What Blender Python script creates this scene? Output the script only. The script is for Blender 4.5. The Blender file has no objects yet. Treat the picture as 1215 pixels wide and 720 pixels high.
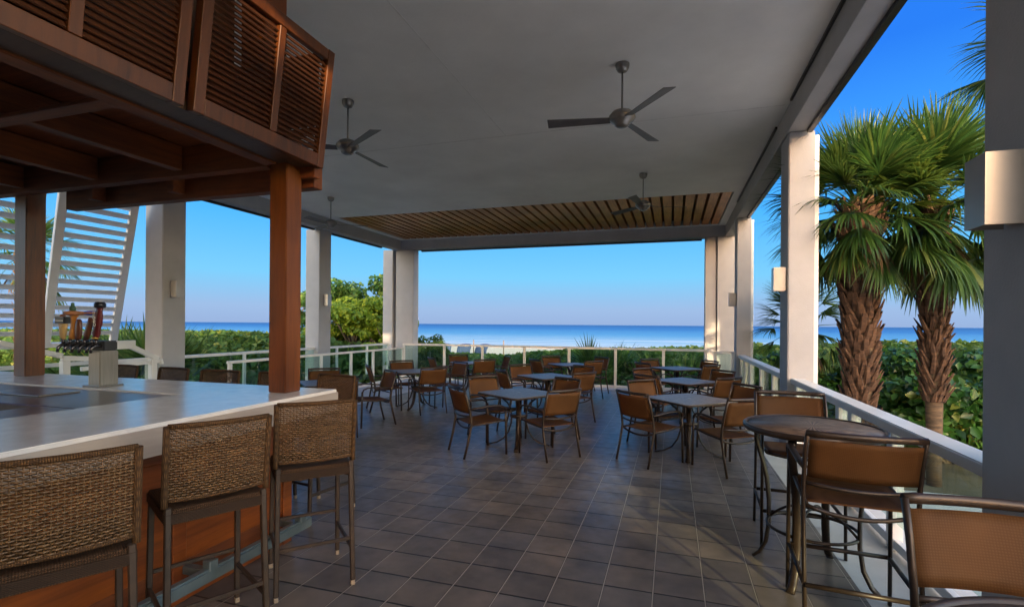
import bpy, bmesh, math, random
import numpy as np
from mathutils import Vector, Matrix, noise as mnoise
from math import sin, cos, pi, radians, atan, atan2, sqrt, hypot

random.seed(7)
rng = np.random.default_rng(7)
scene = bpy.context.scene
COL = scene.collection

# ------------------------------------------------------------------ camera
CAM_H = 1.70
YAW = atan(190 / 600)
cam_d = bpy.data.cameras.new("camera")
cam_d.sensor_width = 36.0
cam_d.lens = 600 / 1215 * 36
cam_d.shift_y = 24.8 / 1215
cam_d.clip_start = 0.05
cam_d.clip_end = 60000
cam = bpy.data.objects.new("camera", cam_d)
COL.objects.link(cam)
cam.matrix_world = (Matrix.Translation((0, 0, CAM_H)) @ Matrix.Rotation(YAW, 4, 'Z')
                    @ Matrix.Rotation(pi / 2, 4, 'X') @ Matrix.Rotation(0.0075, 4, 'Z'))
scene.camera = cam

# ------------------------------------------------------------------ light
SUN_EL = radians(9.0)
SUN_AZ = Vector((0.52, -0.85, 0)).normalized()        # horizontal direction towards the sun
world = bpy.data.worlds.new("World")
scene.world = world
world.use_nodes = True
nt = world.node_tree
bg = nt.nodes["Background"]
sky = nt.nodes.new("ShaderNodeTexSky")
sky.sky_type = 'NISHITA'
sky.sun_disc = False
sky.sun_elevation = SUN_EL
sky.sun_rotation = atan2(SUN_AZ.x, SUN_AZ.y)
sky.altitude = 0
sky.air_density = 1.0
sky.dust_density = 1.0
sky.ozone_density = 1.0
# the sky away from the sunrise is a clear blue dome over a lavender horizon; towards the sun it is the Nishita sky, brightened and warmed as added fill for the terrace
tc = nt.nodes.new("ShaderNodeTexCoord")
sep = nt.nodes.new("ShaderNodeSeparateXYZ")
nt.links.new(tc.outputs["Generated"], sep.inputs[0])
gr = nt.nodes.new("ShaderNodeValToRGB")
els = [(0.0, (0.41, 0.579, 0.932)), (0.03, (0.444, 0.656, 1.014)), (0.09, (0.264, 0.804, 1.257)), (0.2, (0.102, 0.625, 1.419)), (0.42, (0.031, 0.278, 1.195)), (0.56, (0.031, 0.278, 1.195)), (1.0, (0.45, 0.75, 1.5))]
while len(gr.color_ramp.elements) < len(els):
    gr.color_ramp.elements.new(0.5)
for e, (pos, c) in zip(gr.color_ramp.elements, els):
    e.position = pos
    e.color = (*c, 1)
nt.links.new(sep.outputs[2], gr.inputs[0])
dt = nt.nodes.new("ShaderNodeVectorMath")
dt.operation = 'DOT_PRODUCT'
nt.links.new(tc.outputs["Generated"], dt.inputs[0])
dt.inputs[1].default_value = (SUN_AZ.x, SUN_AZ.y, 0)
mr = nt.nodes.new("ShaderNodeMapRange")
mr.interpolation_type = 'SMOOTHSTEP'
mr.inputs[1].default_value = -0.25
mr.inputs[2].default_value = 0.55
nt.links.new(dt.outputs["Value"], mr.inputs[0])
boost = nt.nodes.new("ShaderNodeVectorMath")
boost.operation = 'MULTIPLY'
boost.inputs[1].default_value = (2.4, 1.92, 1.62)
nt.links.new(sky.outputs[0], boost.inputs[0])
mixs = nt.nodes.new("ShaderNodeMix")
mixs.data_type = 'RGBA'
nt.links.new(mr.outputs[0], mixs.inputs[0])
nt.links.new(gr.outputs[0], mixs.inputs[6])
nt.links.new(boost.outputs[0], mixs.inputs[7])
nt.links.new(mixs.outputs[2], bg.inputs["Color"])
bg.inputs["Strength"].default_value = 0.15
sun_d = bpy.data.lights.new("sun", 'SUN')
sun_d.energy = 2.0
sun_d.angle = radians(0.55)
sun_d.color = (1.0, 0.72, 0.42)
sun = bpy.data.objects.new("sun", sun_d)
COL.objects.link(sun)
sv = Vector((SUN_AZ.x * cos(SUN_EL), SUN_AZ.y * cos(SUN_EL), sin(SUN_EL)))
sun.rotation_euler = sv.to_track_quat('Z', 'Y').to_euler()
sun.location = (6, -12, 6)

scene.view_settings.view_transform = 'Standard'
scene.view_settings.look = 'None'
scene.view_settings.exposure = 2.42
scene.view_settings.gamma = 1.0
scene.cycles.max_bounces = 10
scene.cycles.diffuse_bounces = 5
scene.cycles.transparent_max_bounces = 24
scene.cycles.use_denoising = True
scene.cycles.sample_clamp_indirect = 6.0


# ------------------------------------------------------------------ materials
def new_mat(name):
    m = bpy.data.materials.new(name)
    m.use_nodes = True
    t = m.node_tree
    return m, t, t.nodes["Principled BSDF"]


def N(t, kind, **kw):
    n = t.nodes.new(kind)
    for k, v in kw.items():
        if k in n.inputs:
            n.inputs[k].default_value = v
        else:
            setattr(n, k, v)
    return n


def ramp(t, fac, stops):
    r = t.nodes.new("ShaderNodeValToRGB")
    e = r.color_ramp.elements
    while len(e) > len(stops):
        e.remove(e[-1])
    while len(e) < len(stops):
        e.new(0.5)
    for el, (p, c) in zip(e, stops):
        el.position = p
        el.color = (*c, 1)
    t.links.new(fac, r.inputs[0])
    return r.outputs[0]


def coords(t, scale=(1, 1, 1), rot=(0, 0, 0), which="Object"):
    tc = t.nodes.new("ShaderNodeTexCoord")
    mp = t.nodes.new("ShaderNodeMapping")
    mp.inputs["Scale"].default_value = scale
    mp.inputs["Rotation"].default_value = rot
    t.links.new(tc.outputs[which], mp.inputs[0])
    return mp.outputs[0]


def noisy(name, c0, c1, rough=0.6, scale=4.0, metallic=0.0, stretch=(1, 1, 1), bump=0.0, bscale=None,
          rough2=None, detail=5, spec=0.5, lo=0.3, hi=0.7):
    m, t, p = new_mat(name)
    v = coords(t, stretch)
    n = N(t, "ShaderNodeTexNoise", Scale=scale, Detail=detail, Roughness=0.6)
    t.links.new(v, n.inputs["Vector"])
    t.links.new(ramp(t, n.outputs[0], [(lo, c0), (hi, c1)]), p.inputs["Base Color"])
    p.inputs["Metallic"].default_value = metallic
    p.inputs["Specular IOR Level"].default_value = spec
    if rough2 is None:
        p.inputs["Roughness"].default_value = rough
    else:
        mr = N(t, "ShaderNodeMapRange")
        mr.inputs[1].default_value = 0.3
        mr.inputs[2].default_value = 0.7
        mr.inputs[3].default_value = rough
        mr.inputs[4].default_value = rough2
        t.links.new(n.outputs[0], mr.inputs[0])
        t.links.new(mr.outputs[0], p.inputs["Roughness"])
    if bump:
        n2 = N(t, "ShaderNodeTexNoise", Scale=bscale or scale * 8, Detail=4)
        t.links.new(v, n2.inputs["Vector"])
        b = N(t, "ShaderNodeBump", Strength=bump, Distance=0.01)
        t.links.new(n2.outputs[0], b.inputs["Height"])
        t.links.new(b.outputs[0], p.inputs["Normal"])
    return m


def wood_mat(name, dark, light, axis='Z', rough=0.45, scale=1.0):
    """Grain runs along the given object axis."""
    m, t, p = new_mat(name)
    st = {'X': (1.2, 14, 14), 'Y': (14, 1.2, 14), 'Z': (14, 14, 1.2)}[axis]
    v = coords(t, tuple(s * scale for s in st))
    n = N(t, "ShaderNodeTexNoise", Scale=1.6, Detail=7, Roughness=0.65, Distortion=0.6)
    t.links.new(v, n.inputs["Vector"])
    v2 = coords(t, (0.7, 0.7, 0.7))
    n2 = N(t, "ShaderNodeTexNoise", Scale=1.5, Detail=3)
    t.links.new(v2, n2.inputs["Vector"])
    a = N(t, "ShaderNodeMath", operation='ADD')
    t.links.new(n.outputs[0], a.inputs[0])
    t.links.new(n2.outputs[0], a.inputs[1])
    mid = tuple((d + l) / 2 for d, l in zip(dark, light))
    t.links.new(ramp(t, a.outputs[0], [(0.75, dark), (1.0, mid), (1.2, light)]), p.inputs["Base Color"])
    t.nodes[-1]
    b = N(t, "ShaderNodeBump", Strength=0.15, Distance=0.004)
    t.links.new(n.outputs[0], b.inputs["Height"])
    t.links.new(b.outputs[0], p.inputs["Normal"])
    p.inputs["Roughness"].default_value = rough
    # ramp works on 0..1 so halve the sum
    h = N(t, "ShaderNodeMath", operation='MULTIPLY')
    h.inputs[1].default_value = 0.5
    t.links.new(a.outputs[0], h.inputs[0])
    r = [x for x in t.nodes if x.type == 'VALTORGB'][0]
    r.color_ramp.elements[0].position = 0.38
    r.color_ramp.elements[1].position = 0.5
    r.color_ramp.elements[2].position = 0.62
    t.links.new(h.outputs[0], r.inputs[0])
    return m


def leaf_mat(name, stops, rough=0.45, trans=0.35, tint=(0.25, 0.35, 0.05)):
    m, t, p = new_mat(name)
    g = N(t, "ShaderNodeNewGeometry")
    col = ramp(t, g.outputs["Random Per Island"], stops)
    t.links.new(col, p.inputs["Base Color"])
    p.inputs["Roughness"].default_value = rough
    p.inputs["Specular IOR Level"].default_value = 0.35
    tr = N(t, "ShaderNodeBsdfTranslucent")
    mx = N(t, "ShaderNodeMix", data_type='RGBA')
    mx.inputs[0].default_value = 0.5
    mx.inputs[7].default_value = (*tint, 1)
    t.links.new(col, mx.inputs[6])
    t.links.new(mx.outputs[2], tr.inputs["Color"])
    ms = N(t, "ShaderNodeMixShader")
    ms.inputs[0].default_value = trans
    t.links.new(p.outputs[0], ms.inputs[1])
    t.links.new(tr.outputs[0], ms.inputs[2])
    t.links.new(ms.outputs[0], t.nodes["Material Output"].inputs[0])
    return m


def glass_mat():
    m, t, p = new_mat("guard_glass")
    t.nodes.remove(p)
    tr = N(t, "ShaderNodeBsdfTransparent")
    tr.inputs[0].default_value = (0.80, 0.90, 0.87, 1)
    gl = N(t, "ShaderNodeBsdfGlossy", Roughness=0.02)
    lw0 = N(t, "ShaderNodeLayerWeight", Blend=0.5)
    lw1 = N(t, "ShaderNodeMath", operation='POWER')
    lw1.inputs[1].default_value = 4.0
    t.links.new(lw0.outputs["Facing"], lw1.inputs[0])
    lw = N(t, "ShaderNodeMath", operation='MULTIPLY_ADD')
    lw.inputs[1].default_value = 0.6
    lw.inputs[2].default_value = 0.045
    t.links.new(lw1.outputs[0], lw.inputs[0])
    ms = N(t, "ShaderNodeMixShader")
    t.links.new(lw.outputs[0], ms.inputs[0])
    t.links.new(tr.outputs[0], ms.inputs[1])
    t.links.new(gl.outputs[0], ms.inputs[2])
    t.links.new(ms.outputs[0], t.nodes["Material Output"].inputs[0])
    return m


def tile_mat():
    m, t, p = new_mat("slate_floor_tile")
    v = coords(t, (1, 1, 1))
    mp = v.node
    mp.inputs["Location"].default_value = (1.66, -3.03, 0)
    br = N(t, "ShaderNodeTexBrick", offset=0.0, squash=1.0)
    br.inputs["Scale"].default_value = 1.0
    br.inputs["Mortar Size"].default_value = 0.0075
    br.inputs["Mortar Smooth"].default_value = 0.2
    br.inputs["Brick Width"].default_value = 0.311
    br.inputs["Row Height"].default_value = 0.311
    br.inputs["Bias"].default_value = 0.0
    br.inputs["Color1"].default_value = (0, 0, 0, 1)
    br.inputs["Color2"].default_value = (1, 1, 1, 1)
    t.links.new(v, br.inputs["Vector"])
    tone = ramp(t, br.outputs["Color"], [(0.0, (0.0961, 0.0821, 0.0749)), (0.35, (0.1394, 0.115, 0.0979)),
                                         (0.7, (0.1125, 0.1014, 0.0979)), (1.0, (0.1745, 0.14, 0.1141))])
    n = N(t, "ShaderNodeTexNoise", Scale=2.6, Detail=5, Roughness=0.55)
    t.links.new(v, n.inputs["Vector"])
    blot = ramp(t, n.outputs[0], [(0.25, (0.55, 0.55, 0.58)), (0.5, (0.95, 0.93, 0.90)), (0.75, (1.45, 1.36, 1.26))])
    mul = N(t, "ShaderNodeMix", data_type='RGBA', blend_type='MULTIPLY')
    mul.inputs[0].default_value = 1.0
    t.links.new(tone, mul.inputs[6])
    t.links.new(blot, mul.inputs[7])
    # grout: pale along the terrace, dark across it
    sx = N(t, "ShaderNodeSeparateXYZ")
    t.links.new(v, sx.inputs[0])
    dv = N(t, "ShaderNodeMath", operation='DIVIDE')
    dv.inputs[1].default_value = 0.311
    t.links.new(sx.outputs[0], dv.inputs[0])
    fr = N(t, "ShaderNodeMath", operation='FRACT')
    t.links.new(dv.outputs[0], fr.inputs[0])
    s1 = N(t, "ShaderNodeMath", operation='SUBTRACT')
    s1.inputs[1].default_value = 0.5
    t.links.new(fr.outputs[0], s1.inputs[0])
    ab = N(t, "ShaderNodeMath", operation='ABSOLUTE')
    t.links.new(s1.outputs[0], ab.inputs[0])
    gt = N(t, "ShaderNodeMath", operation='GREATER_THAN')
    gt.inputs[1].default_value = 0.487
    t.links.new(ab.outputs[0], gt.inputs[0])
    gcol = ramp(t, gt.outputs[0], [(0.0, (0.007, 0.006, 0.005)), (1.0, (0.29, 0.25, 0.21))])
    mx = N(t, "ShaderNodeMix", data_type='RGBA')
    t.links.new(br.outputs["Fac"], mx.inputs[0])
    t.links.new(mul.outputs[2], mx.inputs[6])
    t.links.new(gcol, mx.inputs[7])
    t.links.new(mx.outputs[2], p.inputs["Base Color"])
    n2 = N(t, "ShaderNodeTexNoise", Scale=9.0, Detail=5)
    t.links.new(v, n2.inputs["Vector"])
    rr = N(t, "ShaderNodeMapRange")
    rr.inputs[1].default_value = 0.3
    rr.inputs[2].default_value = 0.7
    rr.inputs[3].default_value = 0.30
    rr.inputs[4].default_value = 0.44
    t.links.new(n2.outputs[0], rr.inputs[0])
    t.links.new(rr.outputs[0], p.inputs["Roughness"])
    inv = N(t, "ShaderNodeMath", operation='SUBTRACT')
    inv.inputs[0].default_value = 1.0
    t.links.new(br.outputs["Fac"], inv.inputs[1])
    ad = N(t, "ShaderNodeMath", operation='MULTIPLY_ADD')
    ad.inputs[1].default_value = 0.25
    t.links.new(n.outputs[0], ad.inputs[0])
    t.links.new(inv.outputs[0], ad.inputs[2])
    b = N(t, "ShaderNodeBump", Strength=0.5, Distance=0.004)
    t.links.new(ad.outputs[0], b.inputs["Height"])
    t.links.new(b.outputs[0], p.inputs["Normal"])
    return m


def sling_mat(name, a, b):
    m, t, p = new_mat(name)
    v = coords(t, (1, 1, 1))
    w1 = N(t, "ShaderNodeTexWave", Scale=38.0, Distortion=0.6)
    w1.bands_direction = 'X'
    w2 = N(t, "ShaderNodeTexWave", Scale=38.0, Distortion=0.6)
    w2.bands_direction = 'Z'
    t.links.new(v, w1.inputs["Vector"])
    t.links.new(v, w2.inputs["Vector"])
    n = N(t, "ShaderNodeTexNoise", Scale=7.0, Detail=4)
    t.links.new(v, n.inputs["Vector"])
    mm = N(t, "ShaderNodeMath", operation='MULTIPLY')
    t.links.new(w1.outputs[1], mm.inputs[0])
    t.links.new(w2.outputs[1], mm.inputs[1])
    av = N(t, "ShaderNodeMath", operation='MULTIPLY_ADD')
    av.inputs[1].default_value = 0.8
    t.links.new(mm.outputs[0], av.inputs[0])
    t.links.new(n.outputs[0], av.inputs[2])
    t.links.new(ramp(t, av.outputs[0], [(0.35, a), (0.85, b)]), p.inputs["Base Color"])
    p.inputs["Roughness"].default_value = 0.65
    p.inputs["Specular IOR Level"].default_value = 0.25
    bp = N(t, "ShaderNodeBump", Strength=0.25, Distance=0.002)
    t.links.new(mm.outputs[0], bp.inputs["Height"])
    t.links.new(bp.outputs[0], p.inputs["Normal"])
    tr = N(t, "ShaderNodeBsdfTranslucent")
    tr.inputs[0].default_value = (0.36, 0.125, 0.028, 1)
    ms = N(t, "ShaderNodeMixShader")
    ms.inputs[0].default_value = 0.42
    t.links.new(p.outputs[0], ms.inputs[1])
    t.links.new(tr.outputs[0], ms.inputs[2])
    t.links.new(ms.outputs[0], t.nodes["Material Output"].inputs[0])
    return m


def sea_mat():
    m, t, p = new_mat("sea_water")
    v = coords(t, (1, 1, 1))
    sx = N(t, "ShaderNodeSeparateXYZ")
    t.links.new(v, sx.inputs[0])
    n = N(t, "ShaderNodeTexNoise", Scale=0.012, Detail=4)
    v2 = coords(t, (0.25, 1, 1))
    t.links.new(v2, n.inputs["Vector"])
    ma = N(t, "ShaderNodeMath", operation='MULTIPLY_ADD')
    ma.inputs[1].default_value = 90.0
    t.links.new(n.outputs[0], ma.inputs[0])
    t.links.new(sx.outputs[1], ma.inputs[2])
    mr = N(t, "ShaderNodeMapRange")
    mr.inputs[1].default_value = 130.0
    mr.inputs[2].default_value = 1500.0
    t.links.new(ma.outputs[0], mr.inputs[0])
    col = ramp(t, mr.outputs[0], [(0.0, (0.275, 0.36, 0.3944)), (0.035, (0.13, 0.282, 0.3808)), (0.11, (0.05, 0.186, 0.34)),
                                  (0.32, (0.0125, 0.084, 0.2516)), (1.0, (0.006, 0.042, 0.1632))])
    fo = N(t, "ShaderNodeTexWave", Scale=0.022, Distortion=9.0, Detail=4)
    fo.bands_direction = 'Y'
    fo.inputs["Detail Scale"].default_value = 1.2
    t.links.new(coords(t, (0.22, 1, 1)), fo.inputs["Vector"])
    near = N(t, "ShaderNodeMapRange")
    near.inputs[1].default_value = 90.0
    near.inputs[2].default_value = 210.0
    near.inputs[3].default_value = 1.0
    near.inputs[4].default_value = 0.0
    t.links.new(sx.outputs[1], near.inputs[0])
    crest = ramp(t, fo.outputs[1], [(0.80, (0, 0, 0)), (0.97, (1, 1, 1))])
    fm = N(t, "ShaderNodeMath", operation='MULTIPLY')
    t.links.new(crest, fm.inputs[0])
    t.links.new(near.outputs[0], fm.inputs[1])
    mxf = N(t, "ShaderNodeMix", data_type='RGBA')
    t.links.new(fm.outputs[0], mxf.inputs[0])
    t.links.new(col, mxf.inputs[6])
    mxf.inputs[7].default_value = (0.62, 0.64, 0.64, 1)
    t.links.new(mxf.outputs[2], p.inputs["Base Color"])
    p.inputs["Roughness"].default_value = 0.35
    p.inputs["Specular IOR Level"].default_value = 0.25
    wv = N(t, "ShaderNodeTexNoise", Scale=0.35, Detail=6, Roughness=0.65)
    v3 = coords(t, (0.35, 1, 1))
    t.links.new(v3, wv.inputs["Vector"])
    b = N(t, "ShaderNodeBump", Strength=0.7, Distance=0.5)
    t.links.new(wv.outputs[0], b.inputs["Height"])
    t.links.new(b.outputs[0], p.inputs["Normal"])
    return m


M = {}
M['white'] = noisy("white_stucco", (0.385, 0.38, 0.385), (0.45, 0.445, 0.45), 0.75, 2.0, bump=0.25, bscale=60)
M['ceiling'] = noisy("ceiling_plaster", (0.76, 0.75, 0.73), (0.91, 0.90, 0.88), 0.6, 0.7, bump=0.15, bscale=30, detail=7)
M['window_pane'] = noisy('dark_window_pane', (.02, .03, .04), (.04, .05, .06), .08, 2)
M['wall_tan'] = noisy('tan_stucco', (.34, .28, .21), (.42, .35, .27), .8, 2.0, bump=.2, bscale=50)
M['seam'] = noisy("ceiling_seam", (0.66, 0.65, 0.63), (0.8, 0.79, 0.77), 0.8, 6)
M['rail'] = noisy("white_painted_metal", (0.68, 0.68, 0.67), (0.76, 0.76, 0.75), 0.35, 3.0)
M['dark_metal'] = noisy("dark_bronze_track", (0.012, 0.012, 0.014), (0.03, 0.03, 0.032), 0.4, 5.0)
M['concrete'] = noisy("pale_concrete", (0.46, 0.45, 0.44), (0.6, 0.59, 0.57), 0.6, 1.6, bump=0.2, bscale=50)
M['tile'] = tile_mat()
M['slat'] = wood_mat("cedar_slat", (0.33, 0.115, 0.03), (0.64, 0.27, 0.08), 'Y')
M['deckwood'] = wood_mat("dark_roof_board", (0.045, 0.022, 0.012), (0.09, 0.045, 0.022), 'X')
M['wood_z'] = wood_mat("mahogany_post", (0.066, 0.017, 0.0032), (0.185, 0.054, 0.008), 'Z', 0.35)
M['wood_frame'] = wood_mat("mahogany_louver_frame", (.046, .012, .0026), (.135, .038, .007), 'Z', 0.4)
M['wood_y'] = wood_mat("mahogany_beam_long", (0.078, 0.018, 0.0035), (0.215, 0.056, 0.009), 'Y', 0.6)
M['wood_x'] = wood_mat("mahogany_beam_cross", (0.078, 0.018, 0.0035), (0.215, 0.056, 0.009), 'X', 0.6)
M['louver'] = wood_mat("mahogany_louver", (0.036, 0.011, 0.005), (0.09, 0.03, 0.01), 'Y', 0.5)
M['panel'] = wood_mat("bar_front_panel", (0.12, 0.026, 0.005), (0.29, 0.074, 0.012), 'Y', 0.35)
M['counter'] = noisy("white_solid_counter", (0.66, 0.63, 0.60), (0.72, 0.69, 0.66), 0.16, 8.0, rough2=0.24)
M['fascia'] = wood_mat("pale_counter_edge", (0.33, 0.28, 0.24), (0.42, 0.36, 0.31), 'Y', 0.4)
M['worktop'] = noisy("brown_work_counter", (0.10, 0.065, 0.05), (0.14, 0.09, 0.07), 0.28, 5.0)
M['steel'] = noisy("brushed_steel", (0.27, 0.25, 0.22), (0.36, 0.33, 0.29), 0.30, 3.0, metallic=0.9, stretch=(20, 20, 1))
M['footrail'] = noisy("foot_rail_metal", (0.14, 0.19, 0.2), (0.22, 0.28, 0.29), 0.3, 4.0, metallic=0.6)
M['bronze'] = noisy("bronze_frame", (0.022, 0.014, 0.010), (0.045, 0.028, 0.018), 0.38, 9.0, metallic=0.25)
M['sling'] = sling_mat("brown_sling_mesh", (0.066, 0.031, 0.011), (0.165, 0.078, 0.026))
M['tabletop'] = noisy("stone_tabletop", (0.0605, 0.0528, 0.0473), (0.187, 0.165, 0.1485), 0.42, 26.0, detail=8, bump=0.12, bscale=70)
M['wicker'] = noisy("woven_resin", (0.046, 0.024, 0.011), (0.165, 0.094, 0.04), 0.40, 60.0, stretch=(0.25, 1, 1))
M['wicker_dark'] = noisy("woven_resin_dark", (0.02, 0.011, 0.006), (0.06, 0.033, 0.016), 0.45, 50.0)
M['glide'] = noisy("pale_foot_cap", (0.22, 0.17, 0.12), (0.3, 0.24, 0.17), 0.5, 10)
M['glass'] = glass_mat()
M['fan'] = noisy("brushed_nickel", (0.22, 0.21, 0.20), (0.32, 0.31, 0.29), 0.35, 6.0, metallic=0.8)
M['blade'] = noisy("fan_blade_grey", (0.085, 0.085, 0.090), (0.13, 0.13, 0.135), 0.5, 5.0)
M['sconce'] = noisy("sconce_metal", (0.38, 0.34, 0.3), (0.45, 0.41, 0.37), 0.35, 4.0, metallic=0.4)
M['sand'] = noisy("beach_sand", (0.50, 0.42, 0.33), (0.62, 0.53, 0.43), 0.9, 0.4, bump=0.4, bscale=4)
M['soil'] = noisy("sandy_soil", (0.07, 0.065, 0.035), (0.16, 0.13, 0.08), 0.95, 0.8, bump=0.5, bscale=8)
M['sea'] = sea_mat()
M['trunk'] = noisy("palm_boot_bark", (0.03, 0.014, 0.008), (0.15, 0.075, 0.036), 0.85, 9.0, stretch=(1, 1, 3), bump=0.6, bscale=40)
M['trunk_bare'] = noisy("palm_trunk_bark", (0.055, 0.036, 0.022), (0.19, 0.12, 0.062), 0.85, 7.0, stretch=(1, 1, 5), bump=0.6, bscale=30)
M['bark'] = noisy("grey_brown_bark", (0.07, 0.05, 0.035), (0.16, 0.12, 0.085), 0.9, 8.0, stretch=(2, 2, .5), bump=0.5)
M['palm_leaf'] = leaf_mat("palm_leaf", [(0, (0.0098, 0.0346, 0.0088)), (0.5, (0.0235, 0.068, 0.014)), (0.85, (0.0499, 0.1041, 0.0192)), (1, (0.1331, 0.1535, 0.0353))], 0.42, 0.30)
M['dead_leaf'] = leaf_mat("dry_palm_leaf", [(0, (0.06, 0.035, 0.015)), (1, (0.17, 0.105, 0.045))], 0.7, 0.2, (0.3, 0.2, 0.08))
M['scrub_leaf'] = leaf_mat("scrub_leaf", [(0, (0.0225, 0.0621, 0.0108)), (0.5, (0.0462, 0.1069, 0.0173)), (0.85, (0.087, 0.1519, 0.026)), (1, (0.1632, 0.1907, 0.0382))], 0.6, 0.35)
M['grape_leaf'] = leaf_mat("sea_grape_leaf", [(0, (0.0112, 0.051, 0.0102)), (0.5, (0.0285, 0.0994, 0.0161)), (0.9, (0.0675, 0.1598, 0.0281)), (1, (0.225, 0.2167, 0.045))], 0.38, 0.28)
M['bright_leaf'] = leaf_mat("sun_painted_bamboo_leaf", [(0, (0.0677, 0.1599, 0.0128)), (0.5, (0.1741, 0.2878, 0.0208)), (1, (0.403, 0.4478, 0.032))], 0.5, 0.45, (0.4, 0.4, 0.04))  # sunlight put into the leaf colour: brighter and yellower than the other leaves
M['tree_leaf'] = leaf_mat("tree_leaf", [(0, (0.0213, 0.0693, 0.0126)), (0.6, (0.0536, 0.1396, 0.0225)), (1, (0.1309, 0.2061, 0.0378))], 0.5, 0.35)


def plain(name, c, rough=0.4, metallic=0.0):
    return noisy(name, tuple(x * 0.85 for x in c), tuple(min(1, x * 1.1) for x in c), rough, 12.0, metallic)


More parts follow.
